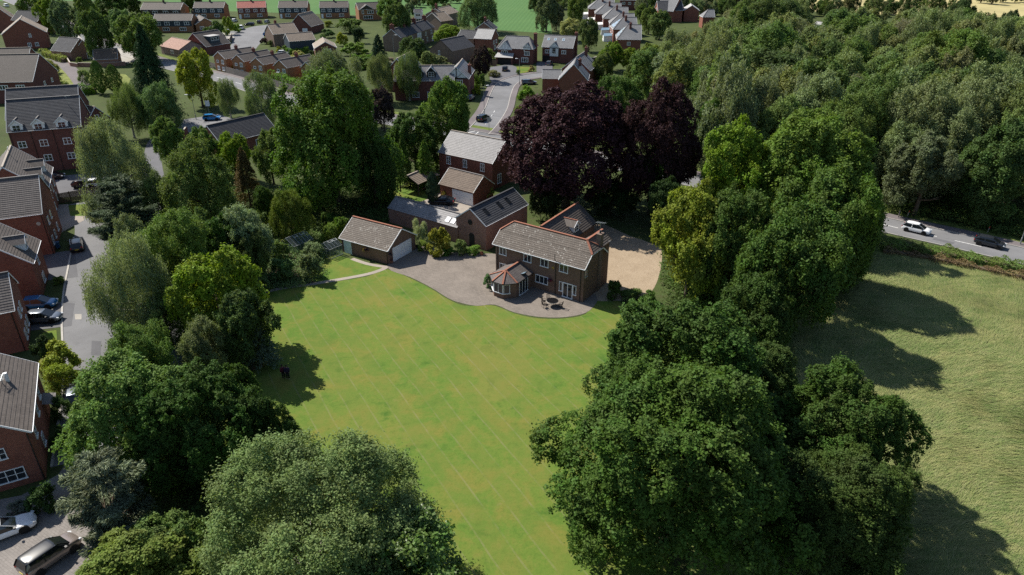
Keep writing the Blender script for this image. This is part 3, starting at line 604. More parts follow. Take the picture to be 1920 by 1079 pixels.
for k in (0,1,2,3,4): g = MB(); g.bar(cp(*E8[k],EZ-.04), cp(*E8[k+1],EZ-.04), .1, .1); g.build('gutter', MATS['black_plastic'], sr)
g = MB(); g.M = Matrix.Translation(Vector(cp(5.85,-1.3,2.62))) @ Matrix.Rotation(math.atan2(AZ-EZ, -2.2), 4, 'Y'); g.box(-.5,-.4,-.03,.5,.4,.07); sk = g.build('skylight', MATS['black_plastic'], sr)
g = MB(); g.M = Matrix.Translation(Vector(cp(5.85,-1.3,2.62))) @ Matrix.Rotation(math.atan2(AZ-EZ, -2.2), 4, 'Y'); g.box(-.42,-.32,-.04,.42,.32,.085); g.build('pane', MATS['glass_blue'], sk)
W8 = [(2.3,.36),(2.3,-3.4),(3.52,-4.62),(4.98,-4.62),(6.2,-3.4),(6.2,.36)]
sw = MB()
for i in range(5):
    a, b = W8[i], W8[i+1]; hgt = 2.2 if i in (0,4) else .75
    if i == 3: hgt = 2.2
    sw.face([cp(*a,0), cp(*b,0), cp(*b,hgt), cp(*a,hgt)])
    if i in (1, 2): sw.face([cp(*a,2.05), cp(*b,2.05), cp(*b,2.22), cp(*a,2.22)]); sw.face([cp(*a,.75), cp(*b,.75), cp((b[0]+AX)/2, b[1]*.9, .75), cp((a[0]+AX)/2, a[1]*.9, .75)])
sw.build('sunroom_wall', MATS['brick_brown'], mh)
def on_edge(i, w, h, z, nx, t=.5, nm='window', ny=1):
    a, b = W8[i], W8[i+1]; x = a[0]+(b[0]-a[0])*t; y = a[1]+(b[1]-a[1])*t; fm, gm = window_mesh(w, h, nx, ny, 'upvc', 'glass'); o = link(nm, fm, mh, cp(x, y, z), math.atan2(b[1]-a[1], b[0]-a[0])); link('pane', gm, o)
on_edge(0, 1.5, 1.3, .75, 2, .72); on_edge(1, 1.7, 1.32, .75, 1); on_edge(2, 1.42, 1.32, .75, 2); on_edge(3, .85, 1.32, .75, 1, .27); on_edge(4, 2.0, 2.0, .05, 3, .45, 'french_door')

# ---- garage, coach house, barn, long outbuilding, neighbour
fg = by_eave((635,447), (727,472), 2.25, (709,418.5), 33)
gr = house('garage', 'detached brick garage with lichened tile roof, white up-and-over door and mint side door', fg, 'brick_brown', 'roof_lichen', 'terracotta', oe=.25, og=.25, cat='garage', step=.3)
add_door(gr, fg, 'E', .5, 4.3, 2.15, 'white_paint', .25, .25, 'garage_door', 5); add_door(gr, fg, 'S', .13, 1.45, 2.0, 'mint_door', .25, .25); downpipe(gr, fg, 'S', .985, .25, .25)
fc_ = by_eave((1052,466), (1119,418), 2.7, (1082,381.7), 38)
ch_ = house('coach_house', 'low tiled coach house with terracotta ridge and one dormer behind the main house', fc_, 'brick_brown', 'roof_brown', 'terracotta', (0,0), oe=.3, cat='house', barge='timber_dark')
gable_dormer(ch_, fc_, 'S', fc_.L*.5, .6, 1.7, 1.0, 38, 'roof_brown', 'white_paint', (1.2,.9), 'terracotta')
fl = by_eave((726,391), (857,428.5), 2.5, (800,384.8), 33)
lo_ = house('long_outbuilding', 'long low brick outbuilding under a pale stone slate roof with two skylights', fl, 'brick_old', 'roof_slate_pale', 'ridge_grey', oe=.15, og=.05, cat='outbuilding', barge='timber_dark', gutter=False)
skylight(lo_, fl, 'S', fl.L-1.3, .5, .75, .95, 'glass_blue'); skylight(lo_, fl, 'S', fl.L-2.4, .5, .75, .95, 'glass_blue')
fb = by_gable((852.7,409), (911.3,425.3), 4.0, 40, rf=(962,353), pk=(881,392))
ba = house('brick_barn', 'tall old brick barn with round window, arched door and slate roof behind the drive', fb, 'brick_old', 'roof_slate', 'ridge_dark', oe=.12, og=.12, cat='barn')
m = MB(); m.lathe([(.42,-.03),(.42,.06),(.34,.08)], 18); o = m.build('round_window', MATS['black_plastic'], ba, loc=(.12, .1, 3.9)); o.rotation_euler = (0, R(-90), 0)
m = MB(); pts = [(-.5,0),(.5,0)] + [(.5*math.cos(k*math.pi/8), 1.75+.5*math.sin(k*math.pi/8)) for k in range(9)]; m.face([(x,-.03,z) for x, z in pts]); m.build('arched_door', MATS['timber_black'], ba, loc=(.12,-.15,0), rz=-math.pi/2)
for k, xx in enumerate((2.2, 5.6, 7.8)): skylight(ba, fb, 'S', xx, 1.5, .75, 1.1)
f1 = by_eave((820.8,287), (923.2,308.6), 5.0, (890,253.5), 37)
nb = house('neighbour_house', 'red brick house with pale slate roof and three sash windows beside the copper beech', f1, 'brick_red', 'roof_slate_pale', 'ridge_tan', oe=.15, og=.1, wins=row('S', (.19,.5,.82), 3.2, .95, 1.5, 2, 2), cat='house', gutter=False)
add_window(nb, f1, 'E', .25, .8, 1.2, 1.8, 2, 3, oe=.15, og=.1)
f2 = by_eave((822,346), (887,363), 2.5, (880,324.5), 36)
ng = house('double_garage', 'brick double garage with mossy brown tile roof and wide pale door', f2, 'brick_red', 'roof_moss', 'ridge_grey', oe=.25, og=.15, cat='garage', gutter=False)
add_door(ng, f2, 'S', .68, 4.6, 2.2, 'white_paint', .25, .15, 'garage_door', 4)
fs_ = by_eave((784,347), (824,329), 2.3, (783,322), 27)
su = thing('summerhouse', 'open-sided timber summerhouse with felt gable roof on the neighbour lawn', 'summerhouse', (*fs_.o, 0), fs_.a)
roof_part(su, fs_, 'roof_tan', 'ridge_tan', barge='timber_dark', gutter=False)
for x in (.3, fs_.L/2, fs_.L-.3):
    for y in (-fs_.hwr+.3, fs_.hwr-.3): m = MB(); m.box(x-.08, y-.08, 0, x+.08, y+.08, 2.35); m.build('post', MATS['timber_dark'], su)
m = MB(); m.box(fs_.L-.35, -fs_.hwr+.4, 0, fs_.L-.25, fs_.hwr-.4, 2.3); m.build('back_panel', MATS['timber_dark'], su)
for s in (-1, 1): m = MB(); m.box(.4, s*(fs_.hwr-.3)-.03, .9, fs_.L-.4, s*(fs_.hwr-.3)+.03, 1.0); m.build('rail', MATS['timber_dark'], su)

# ---- red brick close on the left
LW = 'brick_red'
f = by_right((59.3,810.5), (71.2,681.5), 5.2, 4.3, 36)
h1 = house('brick_house', 'nearest red brick house with brown pantile roof beside the block-paved courtyard', f, LW, 'roof_brown', 'ridge_grey', oe=.28, og=.12, cat='house', wins=[('W',.66,3.2,1.5,1.1,3,2),('W',.72,.75,2.1,1.25,3,2),('W',.25,3.2,1.5,1.1,3,2),('W',.25,.75,2.1,1.25,3,2),('S',.2,3.1,.9,1.1,1,2),('S',.5,3.1,.9,1.1,1,2),('S',.75,3.1,.9,1.1,1,2),('S',.35,.9,1.0,1.2,2,2)], pipes=[('W',.985)])
m = MB(); m.bar((f.L*.55,-2.2,6.2),(f.L*.55,-2.2,7.5),.05); m.bar((f.L*.55-.6,-2.2,7.4),(f.L*.55+.7,-2.35,7.45),.05)
for k in range(5): m.bar((f.L*.55-.5+k*.25,-2.5,7.42),(f.L*.55-.5+k*.25,-1.9,7.42),.03)
m.build('aerial', MATS['galv_steel'], h1); m = MB(); m.box(f.L*.6,-2.6,6.2,f.L*.6+.28,-2.35,7.4); m.build('flue', MATS['white_paint'], h1)
m = MB(); m.face([(f.L*.72,-f.hwr+.28,2.5),(f.L*.9,-f.hwr+.28,2.5),(f.L*.9,-f.hwr-.75,2.15),(f.L*.72,-f.hwr-.75,2.15)]); m.bar((f.L*.72,-f.hwr-.72,2.1),(f.L*.9,-f.hwr-.72,2.1),.08,.12); m.build('porch_roof', MATS['ridge_grey'], h1)
_a, _b = G(28,583,5.3), G(35,531,5.3); _n = (_b-_a)/np.linalg.norm(_b-_a); _u = np.array([_n[1],-_n[0]]); _w = np.linalg.norm(_b-_a)/2; f = _fr((_a+_b)/2-_u*12, _u, 12, _w, 5.3, 5.3+_w*.8)
h2 = house('brick_house', 'red brick end house whose tall gable looks over the two parked blue and grey cars', f, LW, 'roof_pantile', 'ridge_dark', oe=.3, og=.12, wins=row('E', (.3,.55), 3.3, 1.0, 1.1, 2, 2) + row('E', (.2,.45,.7), .8, 1.0, 1.2, 2, 2) + row('S', (.3,.7), 3.2, 1.2, 1.1, 2, 2), pipes=[('S',.97)])
f = by_right((63,495), (76,451.5), 4.9, 4.2, 40)
h3 = house('brick_house', 'red brick house with side dormer between the parked cars and the blue bins', f, LW, 'roof_brown', 'ridge_grey', oe=.25, og=.12, wins=row('W', (.6,), 3.0, 1.1, 1.1, 2, 2) + [('S',.5,.6,1.4,1.3,2,2),('S',.5,3.2,.9,1.0,1,2)])
gable_dormer(h3, f, 'S', f.L*.45, .9, 1.8, 1.2, 40, 'roof_pantile', 'white_paint', (1.1,1.0))
f = by_eave((-40,417), (79.6,401.5), 6.4, (66.7,329), 38)
h4 = house('brick_house', 'tall red brick house with long dark tiled roof beside two blue bins', f, LW, 'roof_pantile', 'ridge_grey', oe=.3, og=.12, step=.34, wins=row('E', (.25,.5), 3.8, .9, 1.2, 1, 2) + row('E', (.15,.4,.7), 1.0, .9, 1.3, 1, 2), pipes=[('S',.975)])
m = MB(); m.lathe([(.28,0),(.28,.05)], 14); o = m.build('wall_plaque', MATS['stone_pale'], h4, loc=(f.L*.88, -f.hwr+.28, 4.9)); o.rotation_euler = (R(90),0,0)
f = by_right((90.4,357), (99,314), 5.4, 5.0, 42)
h5 = house('brick_house', 'red brick house with two side dormers beside the car park', f, LW, 'roof_brown', 'ridge_tan', oe=.28, og=.12, wins=row('S', (.25,.55,.8), 2.9, .9, 1.2, 1, 2) + row('S', (.3,.7), .7, 1.1, 1.3, 2, 2))
for t_ in (.3, .68): gable_dormer(h5, f, 'S', f.L*t_, .7, 2.0, 1.3, 38, 'roof_brown', 'white_paint', (1.1,1.1))
m = MB(); m.bar((f.L*.6,-.3,f.zr-.3),(f.L*.6,-.3,f.zr+1.1),.05); m.bar((f.L*.6-.6,-.3,f.zr+1),(f.L*.6+.6,-.3,f.zr+1),.05); m.build('aerial', MATS['galv_steel'], h5)
f = by_eave((12,249.3), (152,238.2), 8.2, (140.8,179.8), 40)
h6 = house('apartment_block', 'three-storey red brick apartment block with slate roof and three white dormers', f, 'brick_dark_red', 'roof_slate', 'ridge_grey', oe=.3, og=.12, cat='apartment block', wins=row('S', (.14,.435,.76), 5.0, 1.4, 1.25, 2, 2) + row('S', (.14,.435,.76), 2.1, 1.4, 1.25, 2, 2) + row('E', (.6,), 5.0, .8, 1.1, 1, 2), pipes=[('S',.02),('S',.3),('S',.6)])
for t_ in (.14,.43,.745): gable_dormer(h6, f, 'S', f.L*t_, .25, 2.0, 1.0, 42, 'roof_slate', 'white_paint', (1.3,1.1))
m = MB(); m.lathe([(.05,0),(.45,.12),(.47,.16)], 16); o = m.build('satellite_dish', MATS['galv_steel'], h6, loc=(f.L*.93, -f.hwr+.1, 6.6)); o.rotation_euler = (R(80),0,R(20))
m = MB(); m.bar((f.L*.84,-1.6,f.zr-1.4),(f.L*.84,-1.6,f.zr+.4),.06); m.bar((f.L*.82,-1.8,f.zr+.3),(f.L*.9,-1.4,f.zr+.3),.06); m.build('aerial', MATS['galv_steel'], h6)
f = by_ridge((10,167.5), (146,159.5), 12.6, 6.0, 40)
house('apartment_block', 'rear range of the brick apartments with grey slate roof and small gablet', f, 'brick_dark_red', 'roof_slate', 'ridge_grey', cat='apartment block', oe=.3, og=.12)
f = by_gable((160,235.4), (209.4,221.5), 5.2, 48, rf=(182.5,175), pk=(182.5,201))
house('brick_house', 'steep gabled brick house standing at the right end of the apartment block', f, 'brick_dark_red', 'roof_brown', 'ridge_tan', oe=.15, og=.2, wins=[('W',.5,5.4,.9,1.2,1,2),('W',.5,2.2,1.2,1.2,2,2)])
f = by_eave((-40,156.2), (61,154), 5.6, (50,102), 38)
house('brick_house', 'large brick house with broad brown roof beside the rough grass plot', f, 'brick_dark_red', 'roof_brown', 'ridge_tan', oe=.3, og=.12, wins=row('S', (.42,.74), 3.6, 2.2, 1.2, 3, 2) + row('E', (.4,.7), 3.5, .9, 1.1, 1, 2))
f = by_ridge((-60,92.5), (57,89.6), 9.6, 5.5, 38)
house('brick_house', 'brick house whose ridge shows just behind the broad brown roof', f, 'brick_dark_red', 'roof_brown', 'ridge_tan')
f = by_gable((2,66), (87,61), 5.6, 33, depth=12, pk=(39,36.6))
house('brick_house', 'wide brick gable house with stone band and tiny upper window at upper left', f, 'brick_red', 'roof_tan', 'ridge_tan', oe=.2, og=.15, wins=[('W',.62,4.1,.9,1.3,2,2),('W',.55,.8,1.2,1.4,2,2),('W',.72,.8,1.2,1.4,2,2)])
f = by_eave((20,38.5), (70,41), 5.4, (56,21.3), 36)
house('brick_house', 'brick house with black slate roof behind the wide brick gable', f, 'brick_red', 'roof_black_slate', 'ridge_dark', oe=.2, og=.15)
f = by_gable((-45,36), (28,37), 5.4, 36, rf=(0,14)); house('brick_house', 'brick gable house at the upper left corner with a pale tiled slope', f, 'brick_red', 'roof_tan', 'ridge_tan', oe=.2, og=.15)
f = by_eave((94,95.5), (132,98.5), 3.0, (110,70), 38)
house('brick_cottage', 'low slate-roofed brick cottage with white verges beside the bright hedge', f, 'brick_old', 'roof_slate', 'ridge_grey', oe=.15, og=.1, cat='cottage')
f = by_gable((140.8,94.8), (176,92), 3.2, 40, depth=12, pk=(155,75.8))
c2 = house('brick_cottage', 'small gabled brick cottage with pale roof and white double doors', f, 'brick_old', 'roof_light', 'ridge_tan', oe=.15, og=.15, cat='cottage', wins=[('W',.68,.1,1.4,1.9,2,2)])
f = by_eave((174.7,113.2), (220.7,110.8), 2.3, (190,92.8), 36)
house('garage_block', 'low garage block with ribbed brown tile roof behind the brick wall', f, 'brick_old', 'roof_moss', 'ridge_grey', oe=.2, og=.1, cat='garage')
a_ = G(126,113); q = G(128,93.5); th = thing('garden_room', 'white garden room with sloping glass roof between the two cottages', 'garden room', (*a_, 0), -.12)
m = MB(); m.box(-2.2,0,0,2.0,5,2.5); m.build('wall', MATS['render_white'], th); m = MB(); m.face([(-2.4,-.2,2.55),(2.2,-.2,2.55),(2.6,5.2,4.0),(-2.0,5.2,4.0)]); m.face([(-2.4,-.2,2.5),(2.2,-.2,2.5),(2.2,-.2,2.55),(-2.4,-.2,2.55)]); m.build('glass_roof', MATS['glass_blue'], th)
m = MB()
for k in range(4): x = -2.4+k*4.6/3; m.bar((x,-.2,2.6),(x+.4,5.2,4.05),.12,.08)
m.bar((-2.4,-.2,2.6),(2.2,-.2,2.6),.12,.1); m.bar((-2.0,5.2,4.05),(2.6,5.2,4.05),.12,.1); m.build('glazing_bar', MATS['white_paint'], th)
f = by_eave((414,271), (520,245), 3.2, (450,222.6), 36)
house('slate_hall', 'long single-storey brick hall with dark slate roof behind the trees', f, 'brick_red', 'roof_black_slate', 'ridge_dark', oe=.3, og=.15, cat='hall', wins=[('S',.7,.9,2.6,1.4,3,1),('S',.92,.9,1.4,1.4,2,1)])

# ---- semis along the field, estate houses
def semi(lbl, e0, e1, r, roof, clad, z=4.9, chim=.5, rdg='ridge_grey'):
    f = by_eave(e0, e1, z, r, 28)
    h = house('semi_detached_house', lbl, f, 'brick_orange', roof, rdg, oe=.25, og=.15, cat='house', wins=row('S', (.12,.35,.62,.87), 3.0, f.L*.13, 1.3, 2, 1) + row('S', (.3,.75), .7, f.L*.17, 1.4, 3, 1), doors=[('S',.07,.95,2.05)], chim=[(f.L*chim,.1,f.zr-.6,f.zr+1.0,.8,.6,'timber_dark',1)])
    m = MB(); m.box(.16, -f.hwr+.205, 2.45, f.L-.16, -f.hwr+.246, f.ze-.1); m.build('cladding', MATS[clad], h); return h
semi('brown-roofed semi-detached pair at the left end of the row below the crop field', (262.5,19), (338,19), (300,5.4), 'roof_brown', 'timber_dark')
semi('brown-roofed pair with black cladding, second from the left below the crop field', (361.4,16), (419,15.6), (390,4.2), 'roof_brown', 'timber_blue')
semi('semi-detached pair with bright red roof below the crop field', (443.8,16.3), (498.8,14.8), (470,2.9), 'roof_red', 'brick_dark_red')
semi('brown-roofed pair standing directly right of the red-roofed pair', (520.7,15.6), (575.8,15), (548,2.3), 'roof_brown', 'timber_blue')
semi('dark-clad pair with a central chimney, second from the right below the crop field', (598.3,15.6), (652.8,14.8), (625,3.2), 'roof_brown', 'timber_blue')
f = by_eave((671.9,19.4), (715,17.5), 4.9, (693,5), 32); h = house('detached_house', 'detached house with front gable, last on the right of the row below the crop field', f, 'brick_orange', 'roof_brown', 'ridge_grey', wins=[('S',.18,3.0,1.0,1.5,1,2),('S',.52,3.0,3.2,1.3,3,1),('S',.85,3.0,1.6,1.2,2,1),('S',.4,.6,4.5,1.6,4,1)]); gable_dormer(h, f, 'S', f.L*.36, .05, f.L*.55, .3, 30, 'roof_brown', 'timber_dark', (.6,.3))
semi('dark-clad pair with long brown roof in front of the leftmost field-side pair', (285.7,40), (358.3,39.4), (322,26.4), 'roof_brown', 'timber_blue', 4.8, .99)
f = by_gable((365.8,47), (404.6,44.4), 3.0, 32, depth=12, pk=(384.5,34.4)); house('bungalow', 'brown-roofed gable bungalow with white bargeboards among dark shrubs', f, 'brick_orange', 'roof_brown', 'ridge_grey', oe=.2, og=.25, wins=[('W',.3,.9,1.8,1.2,2,1),('W',.75,.9,1.4,1.2,2,1)])
f = by_eave((299,87), (335,94.8), 2.7, (354.5,77), 26); house('bungalow', 'salmon-roofed bungalow with a pinkish stone gable', f, 'stone_pinkish', 'roof_salmon', 'ridge_tan', oe=.3, og=.1, barge='timber_dark', wins=[('S',.6,.9,2.2,1.2,2,1)])
f = by_gable((345,84), (386,89), 2.9, 42, depth=11, pk=(357,63)); h = house('chalet_bungalow', 'steep brown chalet bungalow with flat-roofed side dormer behind the salmon roof', f, 'brick_dark_red', 'roof_brown', 'ridge_grey', oe=.2, og=.25)
m = MB(); m.box(3.0,-f.hwr+.9,3.6,7.2,-1.4,5.9); m.build('side_dormer', MATS['timber_blue'], h); m = MB(); m.box(2.8,-f.hwr+.6,5.9,7.4,-1.2,6.08); m.build('dormer_roof', MATS['roof_light'], h)
for k in (3.9, 5.1, 6.3): fm, gm = window_mesh(.9, 1.1, 1, 1, 'upvc', 'glass'); o = link('window', fm, h, (k,-f.hwr+.89,4.5), 0); link('pane', gm, o)
f = by_gable((541,49.5), (583.5,51), 2.9, 48, depth=12, pk=(560,27.5)); h = house('chalet_bungalow', 'steep red brick chalet gable with white garage, right of the turning circle', f, 'brick_dark_red', 'roof_tan', 'ridge_tan', oe=.2, og=.3); add_door(h, f, 'W', .7, 2.4, 2.1, 'white_paint', .2, .3, 'garage_door', 4)
f = by_eave((512,65.7), (561,61.5), 4.6, (530,44.5), 30); house('link_house', 'tan-roofed house with blank brick side wall beside the turning circle', f, 'brick_grey_brown', 'roof_tan', 'ridge_tan', chim=[(f.L*.32,.3,f.zr-.4,f.zr+1.1)])
f = by_eave((542,79), (592,75), 4.2, (566,61.5), 30); house('link_house', 'tan-roofed house with a dark band, middle of three stepped roofs', f, 'timber_blue', 'roof_tan', 'ridge_tan')
f = by_gable((589.5,92), (631.5,90), 4.8, 32, depth=11, pk=(610,79.5)); house('link_house', 'dark red brick gable house with one large white upper window', f, 'brick_dark_red', 'roof_tan', 'ridge_tan', oe=.2, og=.25, wins=[('W',.58,2.9,2.4,1.6,2,1),('N',.2,2.9,1.6,1.2,2,1)])
BUN = [((398.8,107),(421.5,111.5),(407.6,97.6),'first'), ((433,113),(457.4,116.6),(444,103.4),'second'), ((467.6,118.8),(494,122.5),(479,109),'third'), ((511.5,124),(538,128.3),(522.5,113),'fourth'), ((562,127),(587,131),(573,117),'fifth')]
for g0, g1, pk_, nth in BUN:
    f = by_gable(g0, g1, 4.4, 36, depth=12, pk=pk_)
    house('split_level_house', f'orange brick gable house with brown roof, {nth} from the left in the stepped row', f, 'brick_orange', 'roof_brown', 'ridge_grey', oe=.15, og=.25, group='stepped row of orange brick gable houses', wins=[('W',.3,2.8,1.1,.8,1,1),('W',.72,2.6,1.3,1.3,2,1),('W',.7,.5,1.3,1.2,2,1),('W',.3,.5,1.3,1.2,2,1)], chim=[(f.L*.55,0,f.zr-.4,f.zr+1.0)])
f = by_eave((752.6,72), (815,52), 5.0, (766,46.4), 36)
tr = house('terrace', 'terrace of brick cottages with grey slate roof and a row of tall chimneys', f, 'brick_grey_brown', 'roof_slate', 'ridge_grey', oe=.15, og=.1, cat='terrace', wins=row('S', (.3,.52,.72,.9), 2.9, 1.1, 1.5, 1, 2) + row('S', (.34,.76), .8, 1.1, 1.5, 1, 2), doors=[('S',.62,.95,2.05),('S',.93,.95,2.05)], chim=[(f.L*k,0,f.zr-.7,f.zr+1.6,.8,1.5,'brick_dark_red',3) for k in (.02,.32,.64,.96)], gutter=False)
m = MB(); m.box(f.L*.46,-f.hwr+.08,.6,f.L*.58,-f.hwr+.14,4.8); m.build('white_panel', MATS['render_white'], tr)
f = by_gable((797,27.5), (835.5,29.5), 5.2, 36, depth=14, pk=(815,17.5)); house('farmhouse', 'brick farmhouse with wide verges and tall chimney at the field edge', f, 'brick_grey_brown', 'roof_tan', 'ridge_tan', oe=.15, og=.15, chim=[(1.2,0,f.zr-.5,f.zr+1.9,1.2,.8)], gutter=False)
f = by_gable((794,37.5), (827,41.5), 3.9, 36, depth=7.5, pk=(806,25)); house('farm_cottage', 'lower brick gable cottage in front of the farmhouse', f, 'brick_grey_brown', 'roof_tan', 'ridge_tan', oe=.15, og=.15, cat='cottage', chim=[(1.0,.5,f.zr-.5,f.zr+1.2)], gutter=False)
f = by_eave((775.5,24), (791,24), 4.9, (783,17.5), 25); house('white_house', 'small white rendered house between the tree and the farmhouse', f, 'render_white', 'roof_slate', 'ridge_grey', wins=row('S', (.5,), 3.2, 2.4, 1.0, 2, 1) + row('S', (.5,), .5, 4.0, 1.7, 4, 1))
f = by_gable((805,92.5), (848,97.5), 4.2, 33, depth=13, pk=(823,75.7)); house('brick_workshop', 'brown brick workshop with plain grey roof and one slit window', f, 'brick_grey_brown', 'roof_slate', 'ridge_grey', oe=.1, og=.1, wins=[('W',.42,2.6,.8,1.4,1,1)], barge='timber_dark', gutter=False, cat='workshop')
f = by_eave((856,71), (888,73.5), 4.6, (872,57), 34); house('brick_house', 'brick house with grey roof left of the pale flat-lit roof', f, 'brick_old', 'roof_slate', 'ridge_grey', wins=row('S', (.5,), 2.6, 1.1, 1.3, 2, 1))
f = by_eave((889,73), (921,74.5), 4.8, (912,55), 32); house('brick_house', 'brick house with pale tiled roof and white gable behind the dark shrub', f, 'brick_red', 'roof_light', 'ridge_tan', wins=row('E', (.35,.7), 2.6, 1.3, 1.3, 2, 1) + row('E', (.5,), .6, 2.2, 1.5, 3, 1))
f = by_gable((889,56), (926,57), 4.6, 34, depth=8); house('brick_house', 'slate gable with tall chimney at the edge of the crop field', f, 'brick_old', 'roof_slate', 'ridge_grey', chim=[(2.5,0,f.zr-.5,f.zr+1.6,1.2,.8)])
f = by_eave((931,90.5), (1000,93.3), 5.0, (975,68.6), 40)
td = house('tudor_house', 'detached mock-Tudor house with criss-cross timber gable and dark garage', f, 'brick_dark_red', 'roof_grey', 'ridge_grey', (2.5,2.5), oe=.3, og=.3, wins=row('S', (.2,), 3.0, 2.2, 1.2, 3, 2) + row('S', (.84,), 2.9, 1.8, 1.3, 3, 2) + row('S', (.78,), .7, 2.4, 1.5, 3, 2), chim=[(f.L-.3,.5,0,f.zr+1.0,1.0,1.2)])
gable_dormer(td, f, 'S', f.L*.24, -.5, 4.6, .1, 48, 'roof_grey', 'white_paint', (.3,.1), timber=True); gable_dormer(td, f, 'S', f.L*.82, -.1, 2.4, .6, 48, 'roof_grey', 'white_paint', (.4,.2), timber=True); gable_dormer(td, f, 'S', f.L*.77, -.6, .1, .1, 48, 'roof_grey', 'white_paint', (.05,.05))
m = MB(); y_ = -f.hwr+.3; m.box(.3,y_-2.6,0,.9,y_,2.4); m.box(5.6,y_-2.6,0,6.0,y_,2.4); m.box(.9,y_-2.6,2.1,5.6,y_-2.3,2.4); m.build('garage_wall', MATS['brick_dark_red'], td); m = MB(); m.face([(-.1,y_-3.0,2.4),(6.3,y_-3.0,2.4),(6.0,y_,3.5),(.3,y_,3.5)]); m.build('garage_roof', MATS['roof_light'], td); m = MB(); m.box(.9,y_-2.3,0,5.6,y_-2.2,2.1); m.build('garage_door', MATS['timber_black'], td)
f = by_eave((1015.4,88.8), (1074,91.7), 5.0, (1045,67), 38)
wd = house('detached_house', 'brick house with white central bay, three skylights and right-hand chimney', f, 'brick_dark_red', 'roof_grey', 'ridge_grey', oe=.3, og=.2, wins=row('S', (.17,.72), 3.0, 1.6, 1.2, 2, 2), chim=[(f.L-.1,.8,0,f.zr+1.0,.9,1.3)])
gable_dormer(wd, f, 'S', f.L*.41, -.4, 2.9, .5, 46, 'roof_grey', 'white_paint', (1.1,1.5)); m = MB(); y_ = -f.hwr; m.box(f.L*.41-1.45,y_-.4,2.2,f.L*.41+1.45,y_+.3,5.3); m.build('white_bay', MATS['render_white'], wd)
fm, gm = window_mesh(1.2,1.4,2,2,'timber_black','glass'); o = link('window', fm, wd, (f.L*.41,y_-.42,3.3), 0); link('pane', gm, o); add_door(wd, f, 'S', .14, 2.5, 2.2, 'timber_black', name='garage_door')
for t_ in (.16,.38,.64): skylight(wd, f, 'S', f.L*t_, 3.0, .9, 1.1, 'glass_blue')
f = by_gable((1047,150.5), (1103,152), 4.7, 40, depth=9, pk=(1072.5,121)); house('detached_house', 'grey-roofed gable house standing just above the copper beech crown', f, 'brick_red', 'roof_grey', 'ridge_grey', oe=.25, og=.15, chim=[(3,-1.5,f.zr-1,f.zr+.8,.8,.8)])
f = by_gable((1052,130), (1107,133.5), 4.7, 38, depth=10, pk=(1077,108)); house('detached_house', 'grey-roofed gable house with tall chimney, behind the one above the copper beech', f, 'brick_red', 'roof_grey', 'ridge_grey', oe=.25, og=.15, chim=[(8,-1.0,f.zr-1,f.zr+1.6,.8,.8)])
f = by_eave((1016,148), (1052,148.5), 4.0, (1030,131), 34); house('detached_house', 'grey-roofed wing facing the bend of the side road', f, 'brick_red', 'roof_grey', 'ridge_grey')
f = by_eave((738,153), (852,152), 5.2, (800,123.4), 42)
tl = house('tudor_villa', 'long Tudor style villa with timbered gable and two half-timbered dormers', f, 'brick_dark_red', 'roof_slate_pale', 'ridge_tan', oe=.2, og=.1, cat='house', wins=row('S', (.35,.6), .8, 1.8, 1.5, 3, 2))
for t_ in (.42,.62): gable_dormer(tl, f, 'S', f.L*t_, .8, 2.3, 1.5, 48, 'roof_slate_pale', 'timber_black', (1.5,1.2), timber=True)
f2_ = by_gable((832.5,148.3), (878.8,149), 5.4, 46, depth=13, pk=(855,126.7))
tg = house('tudor_villa', 'timber-framed gable wing of the long Tudor villa', f2_, 'brick_dark_red', 'roof_slate_pale', 'ridge_tan', oe=.15, og=.25, cat='house', wins=[('W',.62,3.6,1.8,1.5,3,2)], chim=[(6,-f2_.hwr+.5,3,f2_.zr-.4,1.2,.8)])
m = MB(); xx = .2; zt_ = f2_.ze+.1; pk = f2_.zr-.3; pw = f2_.hwr-.35; m.face([(xx,pw,zt_),(xx,-pw,zt_),(xx,0,pk)]); m.build('gable_panel', MATS['render_white'], tg)
m = MB(); m.bar((xx-.03,0,zt_),(xx-.03,0,pk),.22,.06); m.bar((xx-.03,-pw,zt_),(xx-.03,pw,zt_),.06,.26); m.bar((xx-.03,pw*.5,(zt_+pk)/2),(xx-.03,0,zt_+.1),.18,.06); m.bar((xx-.03,-pw*.5,(zt_+pk)/2),(xx-.03,0,zt_+.1),.18,.06); m.build('timber_frame', MATS['timber_black'], tg)
f = by_gable((722,136), (768,138), 5.4, 46, depth=11); house('tudor_villa', 'left gabled wing of the long Tudor villa, half hidden by birches', f, 'brick_dark_red', 'roof_slate_pale', 'ridge_tan', oe=.15, og=.25)
RR = [((1156,74.8),(1203,75.5),(1176,46.8),'nearest'), ((1149.5,56),(1196,56),(1172,33),'second'), ((1143,45.5),(1190,46),(1161,25.5),'third'), ((1130.5,36),(1178,36.5),(1146,13.5),'fourth'), ((1115.5,27),(1165,27.5),(1133,6),'fifth'), ((1102.5,17.5),(1152,18),(1121,-2),'farthest')]
